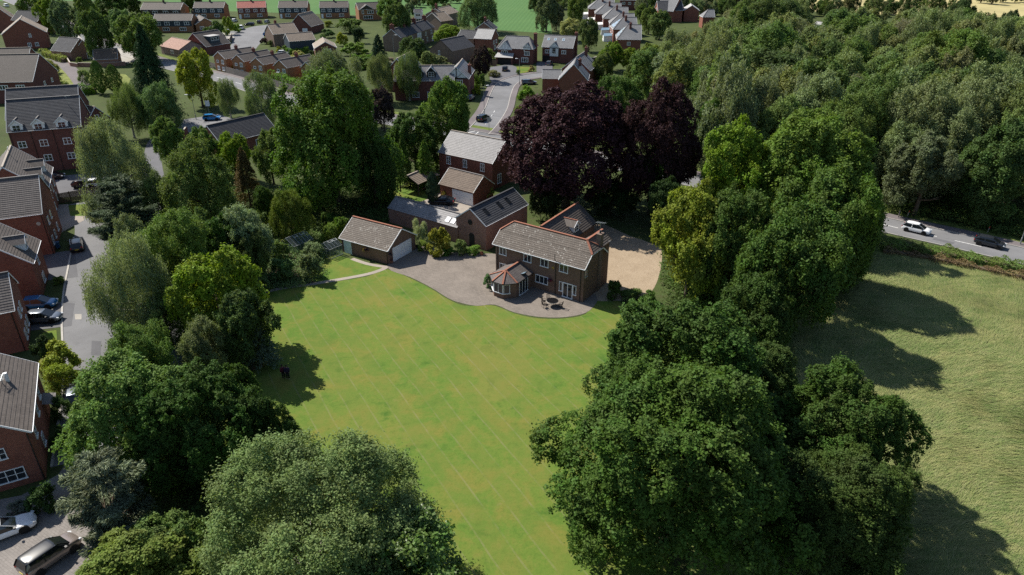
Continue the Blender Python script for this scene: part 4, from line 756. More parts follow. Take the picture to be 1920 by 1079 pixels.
for i, (e0, e1, r_, nth) in enumerate(RR):
    f = by_eave(e0, e1, 5.0, r_, 36); hp = min(f.hwr*.9, f.L*.45)
    h = house('villa', f'hip-roofed brick villa, {nth} house of the row running back to the fields', f, 'brick_red', 'roof_grey', 'ridge_grey', (hp, 0), oe=.25, og=.25, cat='house', group='row of hip-roofed brick villas', wins=row('W', (.25,.7), 2.9, 1.5, 1.2, 2, 1) + row('W', (.25,.7), .6, 1.8, 1.5, 2, 1) + row('S', (.5,), 3, 1.2, 1.2, 2, 1), chim=[(f.L*.55,-1.5,f.zr-2,f.zr+.6,.8,.8)])
    m = MB(); m.box(-3.2,-f.hwr*.5,0,.24,f.hwr*.2,.7); m.box(-3.15,-f.hwr*.5+.05,.7,.24,f.hwr*.2-.05,2.1); c_ = m.build('conservatory', MATS['upvc'], h); m = MB(); m.face([(-3.4,-f.hwr*.5-.15,2.12),(.24,-f.hwr*.5-.15,2.3),(.24,-f.hwr*.15,3.0),(-3.0,-f.hwr*.15,2.9)]); m.face([(-3.0,-f.hwr*.15,2.9),(.24,-f.hwr*.15,3.0),(.24,f.hwr*.2+.15,2.3),(-3.4,f.hwr*.2+.15,2.12)]); m.build('glass_roof', MATS['glass_blue' if i < 3 else 'render_white'], c_)
    if i < 2:
        S_ = math.hypot(hp, f.zr-f.ze); es = Vector((hp/S_,0,(f.zr-f.ze)/S_)); ex = Vector((0,-1,0)); nn = ex.cross(es); o3 = Vector((0,0,f.ze)); Mx = Matrix(((ex.x,es.x,nn.x,o3.x),(ex.y,es.y,nn.y,o3.y),(ex.z,es.z,nn.z,o3.z),(0,0,0,1)))
        for k in range(3):
            m = MB(); m.M = Mx; v = .6+k*1.3; hw_ = (f.hwr*(1-(v+1.2)/S_))-.2
            if hw_ > .4: m.box(-hw_, v, .06, hw_, v+1.2, .12); m.build('solar_panel', MATS['solar_panel'], h)
f = by_eave((1233.8,20.8), (1281,20.8), 5.2, (1257,2.2), 38); house('detached_house', 'brick house with broad grey roof behind the wood edge', f, 'brick_red', 'roof_slate', 'ridge_grey', oe=.25, og=.2)
f = by_gable((1262,22.5), (1283,17.5), 5.0, 40, depth=9); house('detached_house', 'small lit gable attached right of the broad grey roof', f, 'brick_red', 'roof_grey', 'ridge_grey')
f = by_gable((1282,20.5), (1312,21), 5.0, 32, depth=9); house('detached_house', 'pale pyramid roof showing between the trees, left of the grey hip', f, 'brick_red', 'roof_light', 'ridge_grey')
f = by_eave((1318,33), (1341,33), 4.8, (1322,18.5), 40); house('detached_house', 'grey hipped roof rising just above the wood', f, 'brick_red', 'roof_grey', 'ridge_grey', (f.hwr*.8, 0))
f = by_eave((1162,1), (1200,1.5), 5.0, (1180,-12), 36); house('detached_house', 'brick house with white fascia at the top edge right of the villas', f, 'brick_dark_red', 'roof_grey', 'ridge_grey', wins=row('S', (.2,.5,.8), 2.8, 1.5, 1.2, 2, 1))
f = by_eave((1527,46.5), (1543,48), 2.6, (1533,41), 30); house('farm_shed', 'small shed with bright pale roof among the trees of the wood', f, 'render_white', 'roof_light', 'ridge_grey', cat='shed')
f = by_gable((395,100), (410,104), 3.0, 30, depth=5) if False else None
# ---------------------------------------------------------------- cars
def car_parts(kind):
    """local x forward, origin on the ground at the middle"""
    D = dict(hatch=(4.1,1.76,1.46,.58,.3), suv=(4.3,1.84,1.58,.6,.3), coupe=(4.7,1.84,1.38,.56,.12), estate=(4.6,1.8,1.48,.58,.34), van=(4.5,1.85,1.85,.62,.42))[kind]
    L, W, H, _, _ = D; hw = W/2; k = H/1.46
    st = {'hatch': [(-.5,.42,.7,.78),(-.49,.3,.86,.9),(-.46,.24,.96,.97),(-.3,.2,.98,1),(0,.2,.95,1),(.2,.2,.94,1),(.32,.2,.91,.98),(.41,.22,.84,.93),(.465,.26,.74,.84),(.49,.32,.62,.72),(.5,.4,.54,.62)]}
    st['suv'] = st['van'] = st['estate'] = st['hatch']
    st['coupe'] = [(-.5,.42,.74,.78),(-.48,.28,.88,.92),(-.42,.2,.93,.98),(-.25,.18,.92,1),(0,.18,.88,1),(.15,.18,.86,1),(.3,.18,.8,.99),(.42,.2,.7,.95),(.475,.24,.58,.84),(.5,.34,.48,.68)]
    b = MB(); rings = []
    for x, zb, zt, w in st[kind]:
        z0, z1 = zb*k, zt*k; ww = hw*w; zm = z0+(z1-z0)*.55
        ring = [(x*L,-ww*.86,z0),(x*L,-ww,z0+.12),(x*L,-ww,zm),(x*L,-ww*.93,z1-.05),(x*L,-ww*.8,z1),(x*L,ww*.8,z1),(x*L,ww*.93,z1-.05),(x*L,ww,zm),(x*L,ww,z0+.12),(x*L,ww*.86,z0)]
        rings.append([b.pt(p) for p in ring])
    n = 10
    for i in range(len(rings)-1):
        for j in range(n): b.f.append([rings[i][j], rings[i+1][j], rings[i+1][(j+1)%n], rings[i][(j+1)%n]]); b.m.append(0); b.uv.append([(0,0)]*4)
    b.f.append(rings[0][:]); b.m.append(0); b.uv.append([(0,0)]*n); b.f.append(rings[-1][::-1]); b.m.append(0); b.uv.append([(0,0)]*n)
    if kind == 'coupe': B = [(-.44,.93),(.22,.85)]; T = [(-.22,H-.02),(.02,H)]
    elif kind == 'suv': B = [(-.485,.96),(.3,.93)]; T = [(-.43,H),(.1,H)]
    elif kind == 'van': B = [(-.49,.96),(.33,.9)]; T = [(-.48,H),(.17,H)]
    else: B = [(-.482,.95),(.31,.92)]; T = [(-.37 if kind == 'hatch' else -.42,H-.02),(.07,H)]
    zb0, zb1 = B[0][1]*k-.03, B[1][1]*k-.03; bw, tw = hw*.95, hw*.74
    mid = (T[0][0]+T[1][0])/2
    lo = [(B[0][0]*L,-bw*.9,zb0),(T[0][0]*L*.9,-bw,zb0),(mid*L,-bw,(zb0+zb1)/2),(B[1][0]*L-.25,-bw*.97,zb1),(B[1][0]*L,-bw*.7,zb1)]
    up = [(T[0][0]*L,-tw*.88,T[0][1]-.05),(T[0][0]*L+.12,-tw,T[0][1]-.01),(mid*L,-tw,H),(T[1][0]*L-.1,-tw,T[1][1]-.02),(T[1][0]*L,-tw*.85,T[1][1]-.06)]
    mir = lambda q: [(x,-y,z) for x, y, z in q[::-1]]
    lo2, up2 = lo+mir(lo), up+mir(up); c = MB(); N = len(lo2); md_ = [tuple((Vector(p)*.45+Vector(r)*.55)*1.0+Vector((0,(.03 if p[1] > 0 else -.03),0))) for p, r in zip(lo2, up2)]
    for i in range(N): j = (i+1)%N; c.face([lo2[i], lo2[j], md_[j], md_[i]]); c.face([md_[i], md_[j], up2[j], up2[i]])
    for i in range(4): c.face([up[i], up[i+1], mir(up)[3-i], mir(up)[4-i]])
    rf = MB(); n5 = len(up); cr = [(x*1.0+(.03 if k == n5-1 else -.03 if k == 0 else 0), y*1.05, z+.012) for k, (x, y, z) in enumerate(up)]; ce = [(x, 0, z+.05) for x, y, z in cr]; cr2 = [(x, -y, z) for x, y, z in cr]
    for i in range(n5-1): rf.face([cr[i], cr[i+1], ce[i+1], ce[i]]); rf.face([ce[i], ce[i+1], cr2[i+1], cr2[i]])
    lw = [(x, y, z-.05) for x, y, z in cr]; lw2 = [(x, y, z-.05) for x, y, z in cr2]
    for i in range(n5-1): rf.face([lw[i], lw[i+1], cr[i+1], cr[i]]); rf.face([cr2[i], cr2[i+1], lw2[i+1], lw2[i]])
    rf.face([lw[0], cr[0], ce[0], cr2[0], lw2[0]]); rf.face([lw2[-1], cr2[-1], ce[-1], cr[-1], lw[-1]])
    pl = []
    for i, w in ((4,.07),(2,.09),(0,.16)):
        for sg in (1,-1):
            m_ = MB(); a_ = lo[i]; u_ = up[i]; m_.bar((a_[0], sg*(a_[1]-.012), a_[2]-.03), (u_[0], sg*(u_[1]-.012), u_[2]), w, .03, up=(0,1,0)); pl.append(m_)
    return dict(L=L, W=W, H=H, k=k, body=b, cabin=c, roof=rf, pillars=pl)
_car = {}
def wheel_meshes():
    if 'w' not in _car:
        t = MB(); n = 18; pr = [(.2,-.1),(.31,-.1),(.33,-.06),(.33,.06),(.31,.1),(.2,.1)]; t.lathe(pr, n); tm = t.mesh('tyre', MATS['tyre'])
        r = MB(); r.lathe([(.0,.085),(.06,.1),(.1,.085),(.205,.1),(.205,-.08)], n, cap=False)
        _car['w'] = (tm, r.mesh('rim', MATS['alloy']))
    return _car['w']
def arch_mesh():
    if 'arch' not in _car: m = MB(); m.lathe([(.4,-.1),(.4,.012)], 18); _car['arch'] = m.mesh('wheel_arch', MATS['black_plastic'])
    return _car['arch']
def box_mesh(key, x0, y0, z0, x1, y1, z1, mat):
    if key not in _car: m = MB(); m.box(x0,y0,z0,x1,y1,z1); _car[key] = m.mesh(key, MATS[mat])
    return _car[key]
def car(label, px, heading, kind='hatch', col='paint_white', roof=None, group=None, z=.02, name='parked_car', world=None):
    """px = photograph pixel of the middle of the car on the ground; heading in degrees, 0 = +x"""
    if kind not in _car: _car[kind] = car_parts(kind)
    C = _car[kind]; p = world if world is not None else G(*px); t = thing(name, label, 'car', (p[0], p[1], z), R(heading), group); L, W, k = C['L'], C['W'], C['k']
    def part(nm, key, src, mt, par, smooth=True, sub=0):
        kk = (kind, key, mt)
        if kk not in _car: _car[kk] = src.mesh(nm, MATS[mt], smooth, key == 'roof')
        o = link(nm, _car[kk], par)
        if sub: md = o.modifiers.new('soft', 'SUBSURF'); md.levels = md.render_levels = sub
        return o
    part('body', 'body', C['body'], col, t, True, 2); cb = part('glasshouse', 'cabin', C['cabin'], 'car_glass', t, False); part('roof_panel', 'roof', C['roof'], roof or col, t, True, 1)
    for i, pm_ in enumerate(C['pillars']): part('pillar', ('p', i), pm_, roof or col, t, False)
    for sx in (-.305, .3):
        for sy in (-1, 1): w_ = link('wheel_arch', arch_mesh(), t, (sx*L, sy*(W/2-.02), .34), 0); w_.rotation_euler = (R(-90)*sy, 0, 0)
    tm, rm = wheel_meshes()
    for sx in (-.305, .3):
        for sy in (-1, 1):
            w = link('wheel', tm, t, (sx*L, sy*(W/2-.075), .33), 0); w.rotation_euler = (R(-90)*sy*1, 0, 0); link('rim', rm, w)
    for sy in (-1, 1):
        h = link('headlight', box_mesh('headlight', -.12,-.17,-.06,.12,.17,.06,'lamp_clear'), t, (L*.455, sy*W*.33, .66*k)); h.rotation_euler = (0, R(25), sy*R(-24))
        r = link('tail_light', box_mesh('tail_light', -.05,-.14,-.12,.05,.14,.12,'lamp_red'), t, (-L*.478, sy*W*.37, .8*k)); r.rotation_euler = (0, 0, sy*R(15))
        m_ = link('mirror', box_mesh('mirror', -.08,-.11,-.07,.08,.11,.07,'black_plastic'), t, (L*.19, sy*(W/2+.06), 1.0*k))
    link('number_plate', box_mesh('plate_r', -.01,-.26,-.055,.01,.26,.055,'plate_yellow'), t, (-L*.5-.008, 0, .58*k)); link('number_plate', box_mesh('plate_f', -.01,-.26,-.055,.01,.26,.055,'plate_white'), t, (L*.5+.006, 0, .44*k))
    return t
def hd2(p, q): a, b = G(*p), G(*q); return math.degrees(math.atan2(b[1]-a[1], b[0]-a[0]))
a_, b_ = G(1698,434), G(1732,442); hd = math.degrees(math.atan2(b_[1]-a_[1], b_[0]-a_[0]))
car('white hatchback driving along the road beside the wood', (1717,436), hd, 'hatch', 'paint_white', name='hatchback')
car('dark grey hatchback driving ahead of the white one by the meadow hedge', (1854,462), hd, 'hatch', 'paint_charcoal', name='hatchback')
a_, b_ = G(82,1065), G(150,1017); hd = math.degrees(math.atan2(b_[1]-a_[1], b_[0]-a_[0]))
car('bronze hatchback-style crossover with black roof parked on the block paving', (98,1050), hd, 'suv', 'paint_bronze', 'paint_black', name='crossover_car')
car('white coupe parked beside the nearest brick house', (8,1003), hd2((0,1010),(62,986)), 'coupe', 'paint_white', name='coupe')
car('black estate car seen from behind next to the two blue bins', (145,466), hd2((145.5,475),(143,448)), 'estate', 'paint_black')
car('blue hatchback parked on the drive beside the grey one', (76,577), hd2((47,585),(100,581)), 'hatch', 'paint_blue')
car('steel grey hatchback parked on the drive below the blue one', (84,603), hd2((57,610),(107,607)), 'hatch', 'paint_steel')
car('silver car half under the tree beside the bright hedge', (146,748), hd2((143,765),(148,725)), 'hatch', 'paint_steel')
car('dark car parked on the side road just above the junction', (906,227), 62, 'suv', 'paint_black')
car('dark car on the black drive of the mock-Tudor house', (947,134), 88, 'suv', 'paint_charcoal')
car('blue-grey car parked inside the bend of the side road', (992,159), 8, 'estate', 'paint_steel')
car('dark car parked by the garage under the white central bay', (1030,123), 75, 'hatch', 'paint_steel')
car('bright blue car at the lane junction behind the slate hall', (398,226), 12, 'hatch', 'paint_bright_blue')
car('dark car parked under the brick apartment block', (100,336), 10, 'hatch', 'paint_black')
car('dark car at the far edge of the car park by the willow', (160,352), 8, 'hatch', 'paint_charcoal')
car('white car at the edge of the car park, half hidden by the willow', (186,350), 20, 'hatch', 'paint_white')
car('pale car under the pine at the bend of the close', (195,413), 5, 'hatch', 'paint_silver')
car('black sports saloon parked in the courtyard beside the pale double door', (828,383), 172, 'coupe', 'paint_black')
car('white van parked near the bright green hedge by the turning circle', (453,56), 100, 'van', 'paint_white', name='white_van')
car('black car parked across the front of the red-roofed pair', (468,49), 175, 'estate', 'paint_black')
car('dark car second from the right in front of the red-roofed pair', (487,44.5), 95, 'hatch', 'paint_charcoal')
car('silver car nearest the chalet gable in front of the red-roofed pair', (501,44), 92, 'hatch', 'paint_silver')
car('blue car beside the blank brick side wall', (503,68), 8, 'hatch', 'paint_bright_blue')
car('white car behind the stepped row of gable houses', (532,103), 10, 'hatch', 'paint_white')
car('white car in front of the dark-clad pair', (583,42.5), 85, 'hatch', 'paint_white')
car('blue car by the farmhouse lane', (840,41), 80, 'hatch', 'paint_blue')
car('dark car beside the brick workshop', (868,102), 70, 'hatch', 'paint_charcoal')
car('white van on the road at the upper left corner', (12,14), 140, 'van', 'paint_white', name='white_van')
car('car beside the timbered gable wing', (882,188), 75, 'hatch', 'paint_steel')
car('white car on the drive beside the red-roofed pair', (440,42), 88, 'hatch', 'paint_white')

# ---------------------------------------------------------------- patio set, people, street furniture
def mpt(u, n, z=0.0): x = np.array([math.cos(MH.a), math.sin(MH.a)]); y = np.array([-x[1], x[0]]); p = MH.o + x*u + y*(n-MH.hwr); return (p[0], p[1], z)
tb = thing('patio_table', 'round dark patio table on the paving by the french doors', 'table', mpt(11.2,-2.6,.024))
m = MB(); m.lathe([(.74,.7),(.76,.72),(.76,.745),(.74,.755)], 28); m.build('table_top', MATS['table_top'], tb); m = MB(); m.lathe([(.765,.69),(.79,.72),(.765,.76)], 28, cap=False); m.build('rim', MATS['stone_pale'], tb)
for k in range(4): an = k*math.pi/2+.4; m = MB(); m.tube([(math.cos(an)*.55,math.sin(an)*.55,0),(math.cos(an)*.35,math.sin(an)*.35,.4),(math.cos(an)*.5,math.sin(an)*.5,.7)], .025, 6); m.build('leg', MATS['furniture_metal'], tb)
cx, cy, _ = mpt(11.2,-2.6)
for i, (an, lb) in enumerate(((-28,'right of the round patio table'),(155,'left of the round patio table, nearer the sunroom'),(110,'behind the round patio table towards the house wall'),(205,'left front of the round patio table'))):
    q = (cx+1.15*math.cos(R(an)), cy+1.15*math.sin(R(an)), .024); c = thing('patio_chair', f'brown metal garden chair {lb}', 'chair', q, R(an), 'garden chairs around the patio table')
    m = MB(); m.box(-.22,-.23,.42,.22,.23,.45); m.build('seat', MATS['furniture_metal'], c)
    m = MB(); 
    for y in (-.2,-.1,0,.1,.2): m.bar((.22,y,.45),(.34,y,.92),.03)
    m.bar((.34,-.23,.93),(.34,.23,.93),.04); m.build('backrest', MATS['furniture_metal'], c)
    for sx in (-.2,.22):
        for sy in (-.21,.21): m = MB(); m.bar((sx,sy,0),(sx*.95,sy,.43),.03); m.build('leg', MATS['furniture_metal'], c)
    for sy in (-.24,.24): m = MB(); m.bar((-.2,sy,.64),(.26,sy,.66),.035); m.bar((-.18,sy,.44),(-.2,sy,.64),.025); m.build('armrest', MATS['furniture_metal'], c)
def person(label, px, face, top, bottom, hair, h=1.72):
    p = G(*px); s = h/1.72; rt = thing('person', label, 'person', (p[0], p[1], .01), R(face))
    J = [(0,0,.95,.13),(0,0,1.15,.12),(0,0,1.36,.14),(0,0,1.46,.07),(0,.01,1.56,.085),(0,.01,1.67,.07), (0,.18,1.38,.06),(.03,.25,1.12,.045),(.12,.22,.9,.036),(.15,.21,.82,.03), (0,-.18,1.38,.06),(.02,-.25,1.12,.045),(.1,-.23,.9,.036),(.13,-.22,.82,.03), (0,.09,.88,.09),(.02,.1,.5,.065),(-.01,.1,.1,.045),(.12,.11,.04,.04), (0,-.09,.88,.09),(.0,-.1,.5,.065),(-.03,-.1,.1,.045),(.1,-.11,.04,.04)]
    Ed = [(0,1),(1,2),(2,3),(3,4),(4,5),(2,6),(6,7),(7,8),(8,9),(2,10),(10,11),(11,12),(12,13),(0,14),(14,15),(15,16),(16,17),(0,18),(18,19),(19,20),(20,21)]
    me = bpy.data.meshes.new('body'); me.from_pydata([(x*s,y*s,z*s) for x,y,z,_ in J], Ed, []); me.materials.append(MATS['skin']); o = link('body', me, rt); o.modifiers.new('skin', 'SKIN')
    for i, sv in enumerate(me.skin_vertices[0].data): sv.radius = (J[i][3]*s, J[i][3]*s); sv.use_root = (i == 0)
    sd = o.modifiers.new('sub', 'SUBSURF'); sd.levels = sd.render_levels = 2
    m = MB(); m.lathe([(.2,.9),(.205,1.0),(.175,1.12),(.2,1.3),(.2,1.4),(.12,1.48),(.06,1.49)], 14)
    for v_ in range(len(m.v)): x, y, z = m.v[v_]; m.v[v_] = (x*.72*s, y*1.08*s, z*s)
    m.build('jacket', MATS[top], rt, True)
    for sy in (-1, 1): m = MB(); m.tube([(0,sy*.1*s,.95*s),(.01,sy*.1*s,.5*s),(-.02,sy*.1*s,.08*s)], [.115*s,.09*s,.075*s], 10); m.build('trouser_leg', MATS[bottom], rt, True); m = MB(); m.tube([(0,sy*.18*s,1.4*s),(.02,sy*.25*s,1.12*s),(.1,sy*.23*s,.92*s)], [.085*s,.07*s,.055*s], 10); m.build('sleeve', MATS[top], rt, True)
    m = MB(); m.lathe([(.02,1.53),(.1,1.56),(.118,1.64),(.1,1.73),(.03,1.77)], 14)
    for v_ in range(len(m.v)): x, y, z = m.v[v_]; m.v[v_] = ((x-.025)*s, y*.85*s, z*s)
    m.build('hair', MATS[hair], rt, True)
person('standing person in a burgundy top at the left edge of the lawn', (532.5,710), -60, 'cloth_burgundy', 'cloth_black', 'hair_dark', 1.68)
person('standing person in dark purple clothing next to the one in burgundy', (540.5,711.5), -80, 'cloth_navy', 'cloth_black', 'hair_dark', 1.72)
def lamp(label, px, h, arm=1.1, ang=0, name='street_lamp', mat='lamp_post_grey'):
    p = G(*px); t = thing(name, label, 'street lamp', (p[0], p[1], 0), R(ang)); m = MB(); m.tube([(0,0,0),(0,0,1.2),(0,0,1.22),(0,0,h-.3)], [.1,.1,.065,.05], 8); m.build('pole', MATS[mat], t); m = MB(); m.tube([(0,0,h-.3),(.15,0,h-.05),(arm,0,h)], .04, 6); m.build('bracket', MATS[mat], t); m = MB(); m.box(arm-.1,-.14,h-.06,arm+.6,.14,h+.08); m.build('lantern', MATS['white_paint'], t)
lamp('lamp post leaning into the right edge beside the road', (1912,460), 7, .9, 180); lamp('lamp post at the lane junction near the blue car', (368,225), 6, 1.0, 180); lamp('lamp post beside the side road, by the timbered gable', (908,215), 7, .8, 30)
lamp('thin lamp post inside the bend of the side road', (974,160), 7.5, .7, 180); lamp('pale lamp post beside the terrace', (739,105), 7, .8, 0); lamp('lamp post above the slate cottages at upper left', (147,68), 8, .8, 180); lamp('short lamp post beside the main road fence', (533,178), 6, .7, 180); lamp('lamp post on the turning circle verge', (428,84), 5.5, .7, 0)
def signpost(label, px, h, w, hh, mat, ang=0):
    p = G(*px); t = thing('road_sign', label, 'road sign', (p[0], p[1], 0), R(ang)); m = MB(); m.tube([(0,0,0),(0,0,h)], .05, 8); m.build('post', MATS['lamp_post_grey'], t); m = MB(); m.box(-w/2,-.06,h-hh,w/2,-.02,h+.05); m.build('sign_plate', MATS[mat], t)
signpost('back of a road sign by the side road junction', (917,247), 3.2, .9, 1.0, 'galv_steel'); signpost('white square sign at the lane junction', (394,222), 4.2, 1.0, 1.3, 'white_paint', 20)
signpost('small pale sign beside the bright blue car', (387,226), 1.6, .8, .9, 'galv_steel', 10)
for lb, px in (('red-tipped marker post on the verge above the white hatchback', (1701,407)), ('red-tipped marker post on the verge above the dark hatchback', (1851,437))):
    p = G(*px); t = thing('marker_post', lb, 'post', (p[0], p[1], 0), 0); m = MB(); m.tube([(0,0,0),(.1,0,.75)], .05, 8); m.build('post', MATS['stone_pale'], t); m = MB(); m.tube([(.1,0,.75),(.14,0,1.05)], .055, 8); m.build('red_tip', MATS['red_plastic'], t)
for i, px in enumerate(((1650,404),(1684,409))):
    p = G(*px); t = thing('timber_post', ('left' if i == 0 else 'right') + ' one of two grey timber posts beside the road at the wood edge', 'post', (p[0], p[1], 0)); m = MB(); m.box(-.07,-.07,0,.07,.07,1.25); m.face([(-.07,-.07,1.25),(.07,-.07,1.25),(0,0,1.33)]); m.build('post', MATS['fence_grey'], t)
for i, px in enumerate(((108,446),(110,467))):
    p = G(*px); t = thing('wheelie_bin', ('upper' if i == 0 else 'lower') + ' one of the two blue wheelie bins beside the tall brick house', 'bin', (p[0], p[1], .03), .2); m = MB(); s0 = [(-.24,-.26),(.24,-.26),(.24,.26),(-.24,.26)]
    lo = [(x*.85,y*.85,.08) for x,y in s0]; hi = [(x,y,.98) for x,y in s0]; m.face(lo[::-1]); [m.face([lo[k],lo[(k+1)%4],hi[(k+1)%4],hi[k]]) for k in range(4)]; m.build('bin_body', MATS['bin_blue'], t); m = MB(); m.box(-.27,-.3,.98,.27,.3,1.06); m.build('lid', MATS['bin_blue'], t)
    for sy in (-1,1): m = MB(); m.M = Matrix.Translation((.2,sy*.22,.1)) @ Matrix.Rotation(R(90),4,'X'); m.lathe([(.1,-.03),(.1,.03)], 12); m.build('wheel', MATS['tyre'], t)
def panel_fence(name, label, px, h, mat, bay=1.8, z=0.0, board=.15):
    """posts and vertical boards, each its own piece"""
    P = [G(*p) for p in px]; t = thing(name, label, 'fence', (*P[0], z)); o = P[0]; bm_ = MB(); bm_.box(-board/2+.006,-.012,.03,board/2-.006,.012,h); me = bm_.mesh('board', MATS[mat]); pm = MB(); pm.box(-.05,-.05,0,.05,.05,h+.1); pme = pm.mesh('post', MATS[mat]); rm_ = {}
    nb_ = 0
    for a, b in zip(P[:-1], P[1:]):
        L = np.linalg.norm(b-a); u = (b-a)/L; an = math.atan2(u[1], u[0]); k = max(1, int(round(L/bay)))
        for i in range(k+1): q = a+u*L*i/k-o; link('post', pme, t, (q[0],q[1],0), an)
        n = int(L/board)
        if nb_+n < 280:
            for i in range(n): q = a+u*(i+.5)*board-o+np.array([u[1],-u[0]])*.06; ob = link('board', me, t, (q[0],q[1],random.uniform(-.015,.015)), an)
            nb_ += n
        else:
            m2 = MB(); 
            for i in range(n): q = a+u*(i+.5)*board-o+np.array([u[1],-u[0]])*.06; m2.M = Matrix.Translation((q[0],q[1],0)) @ Matrix.Rotation(an,4,'Z'); m2.box(-board/2+.006,-.012,.03,board/2-.006,.012,h)
            struct(m2.build('boards', MATS[mat], t), 'stuff')
    return t
panel_fence('board_fence', 'brown close-board fence between the car park and the small lawn', [(108,383),(160,374),(195,368)], 1.8, 'fence_wood')
panel_fence('board_fence', 'long grey-brown board fence between the main road and the stepped houses', [(393,128),(440,142),(485,154),(525,166),(560,177)], 2.0, 'fence_grey', board=.3)
panel_fence('board_fence', 'dark fence panels beside the turning circle', [(395,88),(432,82),(436,72)], 1.8, 'fence_wood', board=.3)
panel_fence('board_fence', 'orange-brown fence panel left of the mock-Tudor garage', [(918,124),(932,126)], 1.9, 'fence_wood', board=.3)
def brick_wall(label, px, h, mat, w=.25):
    P = [G(*p) for p in px]; t = thing('garden_wall', label, 'wall', (*P[0], 0)); o = P[0]; m = MB(); c = MB()
    for a, b in zip(P[:-1], P[1:]): a2, b2 = a-o, b-o; m.bar((*a2,h/2),(*b2,h/2),w,h); c.bar((*a2,h+.03),(*b2,h+.03),w+.08,.06)
    m.build('masonry', MATS[mat], t); c.build('coping', MATS['stone_pale'], t)
brick_wall('brick garden wall in front of the low garage block', [(148,126),(185,127),(236,124)], 1.3, 'brick_old'); brick_wall('brick pier wall beside the white garden room', [(127,115),(133,125),(147,127)], 1.2, 'brick_old'); brick_wall('dark stone wall curving beside the grey gable houses', [(1078,112),(1100,122),(1124,116)], 1.8, 'brick_grey_brown'); brick_wall('old brick wall below the tall chimney terrace', [(722,126),(745,130),(775,126)], 1.8, 'brick_grey_brown'); brick_wall('brick wall at the mouth of the lane by the slate hall', [(344,262),(352,250)], 1.6, 'brick_red')
# greenhouses
def greenhouse(label, e0, e1, ze, r, tall):
    f = by_eave(e0, e1, ze, r, 30); t = thing('greenhouse', label, 'greenhouse', (*f.o, 0), f.a); L, w, zr = f.L, f.hwr, f.zr; fr = MB(); bs = .04
    n = max(3, int(round(L/.62)))
    for i in range(n+1):
        x = L*i/n
        for s in (-1,1): fr.bar((x,s*w,0),(x,s*w,ze),bs); fr.bar((x,s*w,ze),(x,0,zr),bs)
    for s in (-1,1): fr.bar((0,s*w,ze),(L,s*w,ze),.05); fr.bar((0,s*w,.05),(L,s*w,.05),.06)
    fr.bar((0,0,zr),(L,0,zr),.06)
    for x in (0,L): fr.bar((x,-w,ze),(x,w,ze),bs); fr.bar((x,-w,.05),(x,w,.05),.05); fr.bar((x,-w*.35,0),(x,-w*.35,ze),bs); fr.bar((x,w*.35,0),(x,w*.35,ze),bs)
    fr.build('frame', MATS['galv_steel'], t)
    for i in range(n):
        x0, x1 = L*i/n+.02, L*(i+1)/n-.02
        for s in (-1,1):
            for nm_, q in (('roof_pane', [(x0,s*w,ze),(x1,s*w,ze),(x1,0,zr),(x0,0,zr)]), ('side_pane', [(x0,s*w,.05),(x1,s*w,.05),(x1,s*w,ze),(x0,s*w,ze)])): m = MB(); m.face(q); m.build(nm_, MATS['greenhouse_glass'], t)
    for x in (0,L): m = MB(); m.face([(x,-w,.05),(x,w,.05),(x,w,ze),(x,0,zr),(x,-w,ze)]); m.build('end_pane', MATS['greenhouse_glass'], t)
    for k in (.3,.65): m = MB(); x = L*k; m.bar((x,-w*.08,zr+.02),(x,-w*.45,zr-.02),.04); m.bar((x+.6,-w*.08,zr+.02),(x+.6,-w*.45,zr-.02),.04); m.bar((x,-w*.45,zr-.02),(x+.6,-w*.45,zr-.02),.04); m.build('vent', MATS['alu_bright'], t)
greenhouse('larger aluminium greenhouse behind the vegetable plot', (551,464), (587,449), 1.5, (572,433), True)
greenhouse('smaller greenhouse standing against the garage', (618,469.5), (641,460), 1.5, (633,445.5), False)
# pots and hanging baskets
def pot(label, px, mat, leafcol, r=.28, world=None):
    p = world if world is not None else (*G(*px), .024); t = thing('flower_pot', label, 'flower pot', p); m = MB(); m.lathe([(r*.65,0),(r,.4),(r*1.05,.42),(r*.9,.4)], 14); m.build('pot', MATS[mat], t); m = MB()
    for k in range(60): a = random.uniform(0,6.28); q = random.uniform(0,r*1.2); z = .42+random.uniform(0,.35); d = .09; m.face([(q*math.cos(a)-d,q*math.sin(a),z),(q*math.cos(a),q*math.sin(a)-d,z+.05),(q*math.cos(a)+d,q*math.sin(a),z),(q*math.cos(a),q*math.sin(a)+d,z-.04)])
    m.build('flowers', MATS[leafcol], t)
pot('clay pot with dark leaves at the foot of the barn', (903,479), 'pot_clay', 'ground_cover'); pot('red flowers in a pot at the garage door corner', (734,494), 'pot_clay', 'pot_red'); pot('dark pot at the right end of the garage door', (783,466), 'black_plastic', 'ground_cover')
def basket(label, loc, mats):
    t = thing('hanging_basket', label, 'hanging basket', loc); m = MB(); m.lathe([(.03,-.2),(.2,-.1),(.26,.05)], 12); m.build('basket', MATS['timber_dark'], t)
    for j, mt in enumerate(mats):
        m = MB()
        for k in range(70): a = random.uniform(0,6.28); q = random.uniform(0,.4); z = random.uniform(-.3,.35)*(1-q); d = .08; o = (j-(len(mats)-1)/2)*.25; m.face([(o+q*math.cos(a)-d,q*math.sin(a),z),(o+q*math.cos(a),q*math.sin(a)-d,z+.05),(o+q*math.cos(a)+d,q*math.sin(a),z),(o+q*math.cos(a),q*math.sin(a)+d,z-.04)])
        m.build('flowers', MATS[mt], t)
    m = MB(); m.bar((0,0,.05),(0,0,.6),.02); m.bar((0,0,.6),(0,.35,.6),.025); m.build('bracket', MATS['black_plastic'], t)
basket('hanging basket of pink and violet flowers on the house wall', mpt(9.1,.05,1.9), ('flower_violet','flower_pink'))
